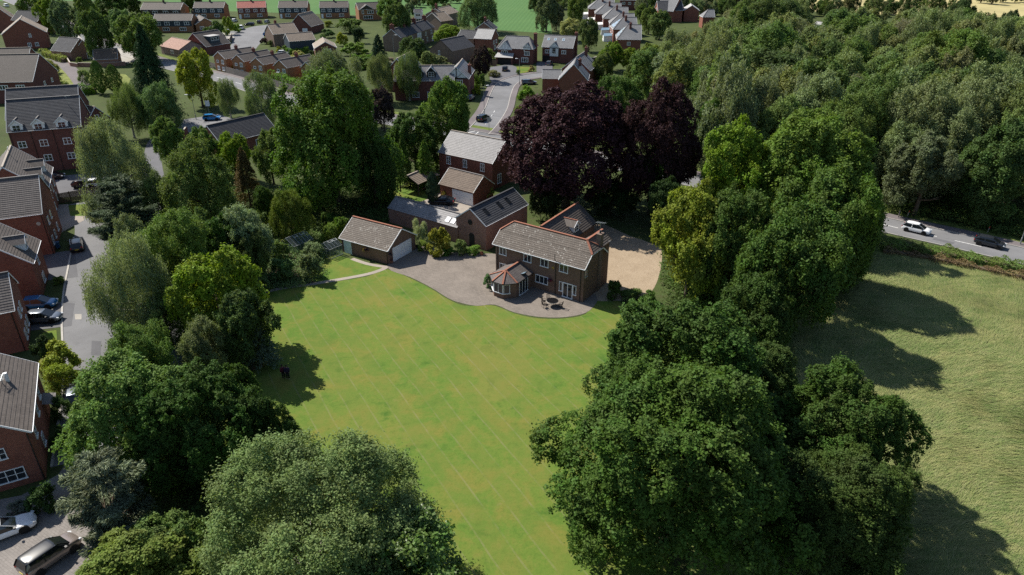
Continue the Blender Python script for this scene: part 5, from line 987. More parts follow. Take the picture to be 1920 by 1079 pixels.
def gpt(u, n, z): x = np.array([math.cos(fg.a), math.sin(fg.a)]); y = np.array([-x[1], x[0]]); p = fg.o+x*u+y*n; return (p[0], p[1], z)
basket('yellow and violet hanging basket on the garage side wall', gpt(fg.L*.55,-fg.hwr-.1,1.5), ('yellow_flowers','flower_violet')); basket('violet hanging basket beside the garage door', gpt(fg.L+.1,-fg.hwr+.45,1.6), ('flower_violet',))
# ---------------------------------------------------------------- vegetation
def nrm(a): return a/np.maximum(np.linalg.norm(a, axis=1, keepdims=True), 1e-9)
def leaf_mesh(name, P, N, T, size, aspect, rng, mat):
    """diamond leaves at P, facing N, pointing along T"""
    n = len(P); N = nrm(N); T = nrm(T - N*(T*N).sum(1, keepdims=True)); B = np.cross(N, T); s = (size*rng.uniform(.65, 1.35, (n,1)))/2
    V = np.empty((n,4,3), np.float32); V[:,0] = P-T*s; V[:,1] = P+B*s*aspect+N*s*.18; V[:,2] = P+T*s; V[:,3] = P-B*s*aspect+N*s*.18
    me = bpy.data.meshes.new(name); me.vertices.add(4*n); me.vertices.foreach_set('co', V.reshape(-1)); me.loops.add(4*n); me.loops.foreach_set('vertex_index', np.arange(4*n, dtype=np.int32))
    me.polygons.add(n); me.polygons.foreach_set('loop_start', np.arange(0, 4*n, 4, dtype=np.int32)); 
    try: me.polygons.foreach_set('loop_total', np.full(n, 4, np.int32))
    except Exception: pass
    at = me.attributes.new('var', 'FLOAT', 'POINT'); return me, at
def finish(me, at, var, mat):
    at.data.foreach_set('value', np.repeat(var, 4).astype(np.float32)); me.materials.append(MATS[mat]); me.update(calc_edges=True); return me
def rdir(rng, n): return nrm(rng.normal(size=(n,3)))
def broad(seed, n_leaf, leaf, clump=.075, per=30, lobes=11, sub=11, reach=(.4,.66), lobe_r=(.3,.45), sub_r=(.36,.55), mat='leaf', aspect=.62, inner=.1, squash=.75, low=-.85, weep=0.0, skirt=.22, ragged=.1):
    """a crown of boughs, each bough a bunch of smaller tufts, each tuft a dome of leaves"""
    rng = np.random.default_rng(seed); k_ = np.arange(lobes)+.5; zf = 1-1.55*k_/lobes; ph = k_*2.399963+rng.uniform(0,6.28); rho = np.sqrt(np.clip(1-zf**2,0,1))
    Dm = nrm(np.stack([np.cos(ph)*rho, np.sin(ph)*rho, zf],1)+rng.normal(size=(lobes,3))*.22); C = Dm*rng.uniform(*reach,(lobes,1)); Rm = rng.uniform(*lobe_r, lobes)
    si = np.repeat(np.arange(lobes), sub); sd = nrm(rdir(rng, len(si))+Dm[si]*.75); SCn = C[si]+sd*Rm[si][:,None]*rng.uniform(.72,1.0+ragged,(len(si),1)); SR = Rm[si]*rng.uniform(*sub_r, len(si))
    nc = n_leaf//per; cand = nc*6; li = rng.choice(len(si), cand, p=SR**2/np.sum(SR**2)); d = nrm(rdir(rng, cand)+sd[li]*.45); p = SCn[li]+d*SR[li][:,None]*rng.uniform(.62,1.12,(cand,1))
    keep = np.ones(cand, bool)
    for c0 in range(0, cand, 4000):
        q = p[c0:c0+4000]; ds = np.linalg.norm(q[:,None,:]-SCn[None], axis=2)/SR[None]; ds[np.arange(len(q)), li[c0:c0+4000]] = 9; dm = np.linalg.norm(q[:,None,:]-C[None], axis=2)/Rm[None]; keep[c0:c0+4000] = (ds.min(1) > .66) & (dm.min(1) > .6)
    keep &= (d[:,2] > low); p, d, li = p[keep][:nc], d[keep][:nc], li[keep][:nc]; k = len(p)
    out = nrm(d*.8+sd[li]*.3+np.array([0,0,.3])); ca = rng.uniform(.55,1.4,(k,1))*clump; cv = np.clip(.5*rng.uniform(0,1,len(si))[li]+.5*rng.uniform(0,1,k),0,1); per = max(per, n_leaf//max(k,1))
    idx = np.repeat(np.arange(k), per); n = len(idx); D = out[idx]; A = nrm(np.cross(D, rdir(rng, n))); Bq = np.cross(D, A); r1 = rng.uniform(0,1.15,(n,1))**.7*ca[idx]; an = rng.uniform(0, 2*np.pi, (n,1))
    off = A*r1*np.cos(an)+Bq*r1*np.sin(an); h = (rng.normal(size=(n,1))*.55*squash - (r1/ca[idx])**2*.12)*ca[idx]
    P = p[idx]+off+D*h
    if weep: P[:,2] -= rng.uniform(0,1,n)**1.4*weep
    N = nrm(D*.6+rdir(rng, n)*.85+np.array([0,0,.4])); T = rdir(rng, n)
    if weep: T = nrm(T*.45+np.array([0,0,-1.0])); N = nrm(rdir(rng, n)*.8+D*.6)
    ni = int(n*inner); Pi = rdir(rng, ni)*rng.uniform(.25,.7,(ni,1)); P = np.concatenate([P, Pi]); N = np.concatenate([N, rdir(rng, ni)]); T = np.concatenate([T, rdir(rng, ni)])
    zz = np.clip(-P[:,2],0,1); P[:,:2] *= (1+skirt*zz*np.clip(1.15-zz,0,1)*1.6)[:,None]
    sx = np.quantile(np.abs(P[:,:2]), .9985); P[:,:2] /= sx; P[:,2] = np.where(P[:,2]>0, P[:,2]/np.quantile(P[:,2],.998), P[:,2]/abs(np.quantile(P[:,2],.004)))
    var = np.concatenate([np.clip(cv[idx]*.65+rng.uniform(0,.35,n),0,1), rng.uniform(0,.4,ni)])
    me, at = leaf_mesh('crown', P, N, T, leaf, aspect, rng, mat); return finish(me, at, var, mat)
def conic(seed, n_leaf, leaf, layers=26, droop=.25, power=.85, mat='needle', aspect=.3, tight=.08):
    rng = np.random.default_rng(seed); nb = n_leaf//40; t = rng.uniform(0,1,nb)**.85; z = -1+2*t; rad = (1-t)**power*rng.uniform(.75,1.05,nb)+.03; an = rng.uniform(0,2*np.pi,nb); cv = rng.uniform(0,1,nb)
    idx = np.repeat(np.arange(nb), 40); n = len(idx); s = rng.uniform(.15,1,n)**.6; rr = rad[idx]*s; P = np.stack([np.cos(an[idx])*rr, np.sin(an[idx])*rr, z[idx]+.1*(1-t[idx])-droop*rr*s*.5], 1)+rng.normal(size=(n,3))*tight*np.stack([rad[idx],rad[idx],rad[idx]*.4],1)
    D = np.stack([np.cos(an[idx]), np.sin(an[idx]), np.full(n,-.25)], 1); N = nrm(np.array([0,0,.8])+rdir(rng,n)*.6+D*.2); T = nrm(D+rdir(rng,n)*.5)
    me, at = leaf_mesh('crown', P, N, T, leaf, aspect, rng, mat); return finish(me, at, np.clip(cv[idx]*.5+rng.uniform(0,.5,n),0,1), mat)
def column(seed, n_leaf, leaf, mat='needle', aspect=.45):
    rng = np.random.default_rng(seed); n = n_leaf; t = rng.uniform(0,1,n); an = rng.uniform(0,2*np.pi,n); prof = np.clip(np.minimum(1.0, (t*3.2)**.6)*np.sqrt(np.clip(1-t**2.3,0,1)), 0, 1); lump = 1+.13*np.sin(an*5+t*17)+.1*np.sin(an*3-t*29); rr = prof*lump*rng.uniform(.72,1.0,n)**.5*.92
    P = np.stack([np.cos(an)*rr, np.sin(an)*rr, -1+2*t], 1); D = nrm(np.stack([np.cos(an), np.sin(an), np.full(n,.5)],1)); N = nrm(D+rdir(rng,n)*.55); T = nrm(rdir(rng,n)*.5+np.array([0,0,1.0]))
    me, at = leaf_mesh('crown', P, N, T, leaf, aspect, rng, mat); return finish(me, at, rng.uniform(0,1,n), mat)
def pine(seed, n_leaf, leaf, mat='needle'):
    rng = np.random.default_rng(seed); nb = 70; t = rng.uniform(0,1,nb); z = -.9+1.75*t; rad = np.sqrt(np.clip(1-(np.abs(t-.3)/.78)**2,.06,1))*rng.uniform(.4,1.05,nb); an = np.arange(nb)*2.4+rng.uniform(-.4,.4,nb); cv = rng.uniform(0,1,nb)
    idx = rng.choice(nb, n_leaf, p=rad**1.6/np.sum(rad**1.6)); n = n_leaf; s = rng.uniform(.25,1,n)**.75; lat = rng.normal(size=n)*.13*np.sin(np.pi*np.clip(s*.85,0,1))**.6*np.sqrt(rad[idx]); fx = rng.integers(0,9,n)/9*.06
    c, q = np.cos(an[idx]), np.sin(an[idx]); rr = rad[idx]*s; P = np.stack([c*rr-q*lat, q*rr+c*lat, z[idx]+.22*rr*s-.1*s+rng.normal(size=n)*.022+fx], 1)
    T = nrm(np.stack([c-q*np.sign(lat)*.9, q+c*np.sign(lat)*.9, np.full(n,.3)],1)+rdir(rng,n)*.5); N = nrm(np.array([0,0,1.0])+rdir(rng,n)*.8)
    me, at = leaf_mesh('crown', P, N, T, leaf, .2, rng, mat); return finish(me, at, np.clip(cv[idx]*.6+rng.uniform(0,.4,n),0,1), mat)
def trunk_mesh(seed, mat='bark', limbs=7):
    rng = np.random.default_rng(seed); m = MB(); m.tube([(0,0,0),(.0,.0,.06),(.02,-.01,.4),(.0,.02,.7),(.03,.0,.95)], [.085,.062,.05,.035,.01], 9)
    for k in range(limbs):
        z = .35+.08*k; a = rng.uniform(0,6.28); L = rng.uniform(.4,.62)*(1-.05*k); e = (math.cos(a)*L, math.sin(a)*L, z+rng.uniform(.1,.22)); md = (e[0]*.5, e[1]*.5, z+.07)
        m.tube([(0,0,z),md,e], [.03,.02,.008], 6, cap=False)
        for q in range(2): a2 = a+rng.uniform(-.9,.9); m.tube([md,(md[0]+math.cos(a2)*.3,md[1]+math.sin(a2)*.3,md[2]+.1)], [.014,.004], 5, cap=False)
    return m.mesh('trunk', MATS[mat], True)
PR = {}; LEAF = 1.7
PR['oak_near'] = [broad(11, 132000, .026, .042, 30, 17, 14, (.3,.7), (.26,.42), ragged=.3), broad(12, 104000, .029, .045, 30, 15, 13, (.3,.7), (.26,.44), ragged=.3)]
PR['fine_near'] = [broad(13, 140000, .0215, .055, 40, 12, 12, squash=1.2, ragged=.15, inner=.15)]
PR['glossy_near'] = [broad(14, 34000, .045, .08, 24, 11, 9, mat='leaf_glossy', squash=1.1, ragged=.25)]
PR['lime'] = [broad(15, 70000, .038, .06, 30, 18, 13, (.46,.62), (.28,.4), ragged=.15, skirt=.45), broad(16, 50000, .045, .07, 30, 12, 12, ragged=.2), broad(17, 46000, .046, .075, 30, 11, 11, (.36,.7), ragged=.22)]
PR['mid'] = [broad(18, 28000, .06, .08, 26, 10, 10, ragged=.22), broad(19, 26000, .062, .085, 26, 8, 10, (.34,.7), ragged=.25), broad(20, 26000, .06, .08, 26, 11, 9, (.38,.7), ragged=.22)]
PR['beech'] = [broad(21, 80000, .036, .055, 30, 20, 12, (.5,.6), (.28,.38), squash=.5, ragged=.12, mat='leaf_copper', skirt=.35)]
PR['fine'] = [broad(22, 52000, .038, .075, 30, 10, 11, squash=1.1, ragged=.2), broad(23, 46000, .04, .08, 30, 12, 10, (.36,.7), squash=1.1, ragged=.2)]
PR['weep'] = [broad(24, 46000, .046, .07, 28, 12, 10, aspect=.3, weep=.36, inner=.06, ragged=.2), broad(25, 40000, .05, .075, 28, 10, 10, (.34,.7), aspect=.3, weep=.3, inner=.06, ragged=.25)]
PR['wood'] = [broad(26, 22000, .058, .1, 24, 7, 9, (.34,.7), squash=1.0, ragged=.3), broad(27, 20000, .06, .11, 24, 6, 9, (.34,.72), squash=1.0, ragged=.3), broad(28, 22000, .056, .09, 24, 9, 9, squash=.9, ragged=.25), broad(29, 22000, .056, .09, 24, 7, 9, (.34,.72), aspect=.42, weep=.22, ragged=.25)]
PR['bush'] = [broad(30, 6000, .12, .16, 20, 6, 7, ragged=.25), broad(31, 5500, .13, .17, 20, 5, 7, ragged=.3), broad(37, 7500, .09, .15, 20, 6, 8, squash=1.2, ragged=.25)]
PR['spruce'] = [conic(32, 36000, .07)]
PR['fir'] = [conic(33, 14000, .1, power=.7, droop=.35)]
PR['cypress'] = [column(34, 12000, .085)]
PR['pine'] = [pine(35, 46000, .1)]
PR['grassy'] = [broad(36, 5000, .3, .1, 40, 5, 5, aspect=.06, weep=.5, inner=0)]
TR = [trunk_mesh(50), trunk_mesh(51), trunk_mesh(52, 'bark_birch', 6)]
_rot = np.random.default_rng(99)
def tree_box(x0, y0, x1, y1, clear, ratio=None, capr=1.3):
    """size and stand of a tree whose crown fills this box of the photograph and starts 'clear' metres up"""
    cx, cy = (x0+x1)/2, (y0+y1)/2; zc = 6.0
    for _ in range(12):
        p = G(cx, cy, zc); d = depth_of(p[0], p[1], zc); r = (x1-x0)/2*d/FOC; hh = (y1-y0)/2*d/FOC
        al = math.atan2(CAM_H-zc, np.linalg.norm(p)); q = hh*hh-(r*math.sin(al))**2; rz = math.sqrt(max(q, (.45*r)**2))/math.cos(al); rz = rz
        if ratio: rz = r*ratio
        zc = clear+rz
        cap = capr*r
        if not ratio and rz > cap:
            rz = cap; cy = y0+math.sqrt((rz*math.cos(al))**2+(r*math.sin(al))**2)*FOC/d
        zc = clear+rz
    return p, r, rz, zc
def tree(label, box, kind, col, clear=2.0, name='broadleaf_tree', trunk=0, cat='tree', group=None, var=None, world=None, ratio=None):
    if world is None: p, r, rz, zc = tree_box(*box, clear, ratio, 4.0 if kind in ('cypress','spruce','fir') else 1.35)
    else: p, r, rz = world; zc = clear+rz
    t = thing(name, label, cat, (p[0], p[1], 0), 0, group); k = PR[kind]; me = k[var if var is not None else int(_rot.integers(len(k)))]
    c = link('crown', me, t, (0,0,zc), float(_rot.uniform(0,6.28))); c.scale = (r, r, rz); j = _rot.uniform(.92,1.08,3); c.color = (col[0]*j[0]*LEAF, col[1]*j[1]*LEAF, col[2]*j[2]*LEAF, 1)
    if clear > 0.25: tk = link('trunk', TR[trunk], t, (0,0,0), float(_rot.uniform(0,6.28))); w = max(r*.95, 1.0); tk.scale = (w, w, zc)
    return t
def shrub(label, box, col, kind='bush', name='shrub', cat='shrub', var=None, group=None): return tree(label, box, kind, col, -.12*1.0, name, cat=cat, var=var, group=group)
DK = (.038,.066,.016); OAK = (.043,.075,.016); MIDG = (.078,.115,.032); LIM = (.1,.145,.022); GREY = (.11,.135,.07); WIL = (.14,.162,.088); YEL = (.17,.205,.03); PIN = (.1,.118,.078); COP = (.029,.014,.0152); SPR = (.026,.045,.022); BLU = (.075,.105,.075); BRI = (.1,.17,.025)
# --- nearest trees
tree('huge spreading oak filling the lower right of the picture beside the lawn', (1018,632,1520,1090), 'oak_near', OAK, .6, 'oak_tree', var=0, ratio=.8)
tree('dark oak behind the huge oak, nearest the patio', (1085,538,1490,886), 'oak_near', DK, .6, 'oak_tree', var=1, ratio=.8)
tree('dark round tree at the meadow edge, right of the huge oak', (1405,672,1712,950), 'oak_near', DK, .6, 'oak_tree', var=1, ratio=.85)
tree('dark tree at the bottom right, in front of the meadow edge tree', (1430,800,1738,1110), 'oak_near', (.034,.058,.015), .6, 'oak_tree', var=0, ratio=.85)
tree('dark tree filling the notch between the huge oak and the meadow edge tree', (1345,600,1510,840), 'lime', (.04,.066,.018), .6, 'oak_tree', var=0, ratio=.9)
tree('fine-leaved pale birch at the bottom edge left of the lawn', (385,775,825,1210), 'fine_near', (.094,.128,.048), .8, 'birch_tree', 2, ratio=.84)
tree('dark fill tree standing in for the shade between the meadow limes and the huge oak', (1345,510,1495,680), 'lime', (.04,.066,.018), .4, 'lime_tree', var=1)  # added tree, fills a bright gap with dark foliage in place of shade
tree('glossy-leaved tree at the bottom edge in front of the pale birch', (545,940,890,1260), 'glossy_near', (.055,.1,.02), .6, 'glossy_tree')
tree('dark green leafy tree beside the two standing people', (235,660,512,960), 'oak_near', DK, .6, 'oak_tree', var=1, ratio=.85)
tree('mid-green tree overhanging the close near the silver car', (122,640,395,930), 'lime', MIDG, .6, 'lime_tree', var=0, ratio=.9)
tree('grey-green pine at the lower left beside the crossover car', (118,835,285,1030), 'pine', PIN, 1.0, 'pine_tree', cat='pine')
tree('bright leafy bush-like tree at the bottom edge right of the crossover car', (140,975,400,1180), 'lime', (.082,.122,.026), .8, 'lime_tree', var=1)
tree('small grey-green shrub tree between the pine and the pale birch', (255,950,400,1090), 'mid', MIDG, .6, 'small_tree')
# --- belt between the close and the garden
tree('weeping silver-grey willow beside the close road', (165,440,325,662), 'weep', WIL, .4, 'willow_tree', 2, var=0)
tree('bright yellow-green tree left of the vegetable plot', (322,462,490,645), 'mid', LIM, 1.0, 'maple_tree', var=0)
tree('mid-green tree behind the weeping willow by the lane', (262,395,405,560), 'fine', MIDG, 1.2, 'ash_tree', var=0)
tree('grey-green rounded willow above the yellow-green tree', (392,382,515,510), 'fine', (.14,.165,.095), 1.2, 'willow_tree', var=1)
tree('dark spreading pine over the bend of the close', (162,325,290,452), 'pine', (.045,.066,.036), 2.5, 'pine_tree', cat='pine')
tree('tall grey willow in front of the brick apartments', (146,222,288,420), 'weep', WIL, 1.5, 'willow_tree', 2, var=1)
tree('broad mid-green tree in the middle of the belt below the slate hall', (296,262,445,432), 'fine', MIDG, 1.5, 'ash_tree', var=1)
tree('conifer with rusty top in the middle of the belt', (430,278,490,380), 'fir', (.085,.065,.025), 1.0, 'fir_tree', cat='conifer')
tree('small green tree at the left gable of the slate hall', (345,240,412,330), 'mid', MIDG, 1.0, 'small_tree', var=1)
tree('round green tree in front of the slate hall roof', (404,250,470,330), 'mid', LIM, 1.0, 'small_tree', var=2)
tree('green tree touching the right end of the slate hall', (470,245,540,340), 'mid', MIDG, 1.0, 'small_tree', var=0)
tree('green tree beside the lane above the tall willow', (278,222,345,350), 'mid', MIDG, 1.5, 'ash_tree', var=1)
tree('pale weeping willow behind the steep gabled brick house', (205,158,272,262), 'weep', (.1,.13,.05), 1.5, 'willow_tree', 2, var=0)
tree('rounded pale tree right of the pale weeping willow', (262,158,337,250), 'fine', (.085,.12,.05), 1.2, 'ash_tree', var=0)
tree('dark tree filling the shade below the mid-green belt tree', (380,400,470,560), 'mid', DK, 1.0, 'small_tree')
tree('low dark tree at the left edge of the big lawn', (400,545,520,690), 'mid', (.05,.075,.025), .8, 'small_tree', var=1)
tree('blue-green weeping cedar at the left edge of the big lawn', (440,596,522,690), 'fir', (.08,.11,.065), .3, 'cedar_tree', cat='conifer')
tree('loose pale shrub tree beside the lane, right of the close', (330,590,440,720), 'fine', (.095,.125,.05), .5, 'small_tree', var=1)
tree('leafy tree hiding the lower end of the close road', (205,600,330,745), 'fine', MIDG, .8, 'small_tree', var=0)
tree('small maple overhanging the close road above the mid-green tree', (185,650,300,740), 'mid', LIM, .6, 'small_tree', var=1)
tree('dark tree under the belt beside the lane', (395,680,490,800), 'mid', DK, .6, 'small_tree')
tree('dark leafy tree at the lawn edge just below the two standing people', (420,728,562,930), 'lime', DK, .4, 'hazel_tree', var=1)
tree('pale feathery tree in the belt beside the lane, below the spreading pine', (205,400,300,530), 'fine', (.105,.13,.062), .5, 'ash_tree', var=1)
tree('grey-green tree in the belt right of the spreading pine', (262,325,342,440), 'fine', (.1,.128,.055), .5, 'ash_tree', var=0)
tree('mid-green tree in the belt above the yellow-green tree', (325,390,402,500), 'mid', (.08,.115,.036), .4, 'hazel_tree', var=2)
tree('dark green tree in the belt left of the vegetable plot', (425,430,505,555), 'mid', (.055,.085,.026), .4, 'hazel_tree', var=0)
tree('loose green tree where the lane passes below the willow', (268,540,352,660), 'fine', (.085,.118,.045), .4, 'hazel_tree', var=0)
tree('small leafy tree between the lane and the yellow-green tree', (300,470,365,570), 'mid', (.075,.11,.036), .4, 'hazel_tree', var=1)
# --- middle
tree('very large dark green lime towering over the greenhouses', None, 'lime', (.056,.095,.02), .6, 'lime_tree', var=0, world=((-30,115.2),10.4,10.8))
tree('lower dark tree under the right side of the very large lime', (655,265,745,385), 'lime', DK, 1.0, 'lime_tree', var=2)
tree('silvery birch left of the Tudor villa roof', (684,104,742,250), 'weep', (.1,.13,.055), 1.5, 'birch_tree', 2, var=1)
tree('tall twin-topped birch in front of the Tudor villa', (735,98,795,290), 'weep', (.1,.135,.05), 1.5, 'birch_tree', 2, var=0)
tree('green tree in front of the timbered gable wing', (782,148,892,290), 'lime', (.075,.115,.03), 1.5, 'ash_tree', var=1)
tree('purple-brown small tree between the birches and the very large lime', (690,165,745,250), 'mid', (.04,.03,.028), 1.0, 'plum_tree')
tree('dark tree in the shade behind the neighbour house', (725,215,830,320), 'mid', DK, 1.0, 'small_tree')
tree('narrow golden conifer beside the very large lime', (596,116,618,190), 'cypress', LIM, .5, 'cypress_tree', cat='conifer')
tree('grey willow standing over the right end of the stepped houses', (560,98,690,230), 'weep', (.1,.125,.055), 1.5, 'willow_tree', 2, var=1)
tree('bushy conifer left of the summerhouse', (733,258,778,345), 'fir', (.05,.085,.02), .3, 'fir_tree', cat='conifer')
tree('bushy light conifer right behind the summerhouse', (770,264,824,350), 'fir', (.07,.12,.022), .3, 'fir_tree', cat='conifer')
tree('dark narrow cypress in front of the double garage', (797,323,824,382), 'cypress', SPR, .2, 'cypress_tree', cat='conifer')
tree('very large copper beech with dark purple crown', None, 'beech', COP, 2.0, 'copper_beech', var=0, world=((9.2,114.5),12.0,9.4))
tree('second copper beech behind, right of the very large one', (1150,158,1312,400), 'beech', COP, 3.0, 'copper_beech', var=0)
tree('dark green tree wedged between the two copper beeches', (1105,145,1205,300), 'lime', (.045,.075,.02), 2.0, 'lime_tree', var=2)
tree('green tree right of the second copper beech', (1285,188,1372,360), 'lime', (.06,.1,.024), 2.0, 'lime_tree', var=1)
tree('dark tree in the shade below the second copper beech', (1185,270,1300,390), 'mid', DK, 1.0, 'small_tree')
tree('added dark holly deepening the shade behind the coach house', (1095,335,1195,405), 'lime', (.025,.04,.014), .3, 'added_shade_holly', var=2)  # added tree, its leaf colour darkened to pass for deep shade
tree('added dark yew deepening the shade at the back of the gravel yard', (1205,335,1300,440), 'lime', (.026,.042,.015), .3, 'added_shade_yew', var=1)  # added to throw shadow over the yard's back edge, foliage coloured near black
tree('added dark laurel standing in for the deep shade between the barn and the coach house', (985,335,1058,415), 'mid', (.02,.032,.012), .2, 'added_shade_laurel', var=1)  # added dark crown where only deep shade lies beside the barn
tree('golden-green tree overhanging the gravel yard', (1214,345,1385,590), 'lime', (.125,.138,.027), .5, 'maple_tree', var=1)
tree('yellow-green rounded tree top behind the gravel yard trees', (1300,228,1455,430), 'lime', (.1,.14,.022), 1.0, 'maple_tree', var=1)
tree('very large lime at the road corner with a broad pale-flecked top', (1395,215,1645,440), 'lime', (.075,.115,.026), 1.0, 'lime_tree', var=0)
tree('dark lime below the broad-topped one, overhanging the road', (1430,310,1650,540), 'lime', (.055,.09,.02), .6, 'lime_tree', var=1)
tree('dark lime added to close the shadow over the meadow corner beside the road', (1490,335,1655,575), 'lime', (.052,.086,.02), .5, 'lime_tree', var=2)  # added so the limes cast one unbroken shadow on the meadow
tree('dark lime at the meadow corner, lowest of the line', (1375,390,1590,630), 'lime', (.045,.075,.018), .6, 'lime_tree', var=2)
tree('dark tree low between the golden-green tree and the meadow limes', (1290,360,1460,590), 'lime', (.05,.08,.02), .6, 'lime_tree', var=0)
tree('round clipped green tree beside the larger greenhouse', (504,355,582,452), 'fine', (.07,.1,.02), .4, 'round_tree', var=0)
tree('dark tree left of the round clipped tree', (470,350,520,440), 'mid', DK, .6, 'small_tree')
# --- upper left
tree('large dark spruce beside the main road', (232,52,330,225), 'spruce', SPR, .8, 'spruce_tree', cat='conifer')
tree('bright yellow-green tree right of the large dark spruce', (332,96,408,235), 'mid', YEL, .4, 'maple_tree', var=2)
tree('feathery birch left of its twin behind the slate hall', (402,148,450,246), 'weep', (.115,.145,.065), 1.2, 'birch_tree', 2, var=0)
tree('feathery birch right of its twin behind the slate hall', (452,138,526,246), 'weep', (.095,.125,.055), 1.2, 'birch_tree', 2, var=1)
tree('left of two clipped conifers beside the rough plot', (169,116,200,175), 'cypress', (.06,.09,.02), .2, 'cypress_tree', cat='conifer')
tree('right of two clipped conifers beside the rough plot', (197,123,229,176), 'cypress', (.06,.09,.02), .2, 'cypress_tree', cat='conifer')
UL = [((35,-6,85,45),MIDG),((66,-4,112,58),LIM),((92,2,150,92),(.09,.125,.055)),((140,-8,190,60),MIDG),((148,20,215,112),(.06,.09,.03)),((205,18,262,80),(.085,.12,.045)),((212,30,302,108),MIDG),((180,-10,240,40),DK),((225,-12,268,30),DK),((258,24,290,60),MIDG),((338,-12,362,30),DK),((346,-14,378,22),DK)]
for i, (bx, cl) in enumerate(UL): tree(f'{["mid-green","light green","silver-green","green","dark olive","pale green","rounded green","dark green","deep green","bushy green","dark field-edge","dark roof-high"][i]} tree number {["one","two","three","four","five","six","seven","eight","nine","ten","eleven","twelve"][i]} from the left in the upper left tree group', bx, 'mid', cl, 1.0, 'broadleaf_tree', group='upper left tree group')
# --- gardens in the middle distance
TOP = [('tall dark conifer-like tree left of the terrace', (684,68,738,150), 'fir', SPR),('leafy tree right of the last field-side house', (716,8,775,82), 'mid', (.07,.105,.035)),('green tree behind the white house', (706,-6,756,40), 'mid', MIDG),('dark bushy tree in front of the terrace', (745,72,800,122), 'mid', (.05,.08,.024)),('grey-green tree at the field corner left of the farmhouse', (755,6,778,32), 'mid', GREY),('large loose pale tree in the crop field corner', (858,-14,932,56), 'fine', (.1,.13,.055)),('dark tree top behind the farmhouse chimney', (795,-14,842,12), 'mid', DK),('bushy hedge tree right of the farmhouse', (826,8,852,36), 'mid', (.08,.105,.04)),('yellow-green shrub tree right of the terrace', (812,48,868,82), 'mid', LIM),('grey-green tree at the right edge of the crop field', (1000,-12,1050,62), 'mid', (.075,.1,.045)),('bare-topped tall tree behind the white-bay house', (1028,10,1060,72), 'mid', (.085,.1,.06)),('cream-flowered shrub tree behind the white-bay house', (1045,36,1092,74), 'mid', (.2,.2,.09)),('dark green tree left of the hip-roofed villas', (1084,36,1126,108), 'mid', (.06,.09,.035)),('bushy tree behind the villas conservatories', (1060,-10,1100,50), 'mid', MIDG),('small dark purple tree beside the mock-Tudor garage', (878,88,922,152), 'mid', (.03,.02,.022)),('young feathery tree below the brick workshop', (782,98,820,132), 'mid', (.09,.13,.05)),('green hedge-like trees beside the dark stone wall', (1120,80,1170,128), 'mid', (.08,.125,.022)),('bright tree right of the dark stone wall', (1155,92,1200,130), 'mid', LIM),('green tree among the villas back gardens', (1190,8,1216,50), 'mid', MIDG),('leafy tree between the villas and the broad grey roof', (1200,14,1236,60), 'mid', (.08,.12,.035)),('bushy olive tree at the villas row end', (1215,22,1262,70), 'mid', (.085,.11,.04)),('pale tree behind the grey gable houses', (1108,100,1150,150), 'mid', (.085,.115,.04)),('dark-leaved tree before the grey hip roof', (1168,120,1215,170), 'mid', MIDG),('small willow beside the terrace wall', (700,108,722,150), 'weep', WIL)]
for lb, bx, kd, cl in TOP: tree(lb, bx, kd, cl, .8, 'garden_tree' if kd != 'fir' else 'fir_tree')
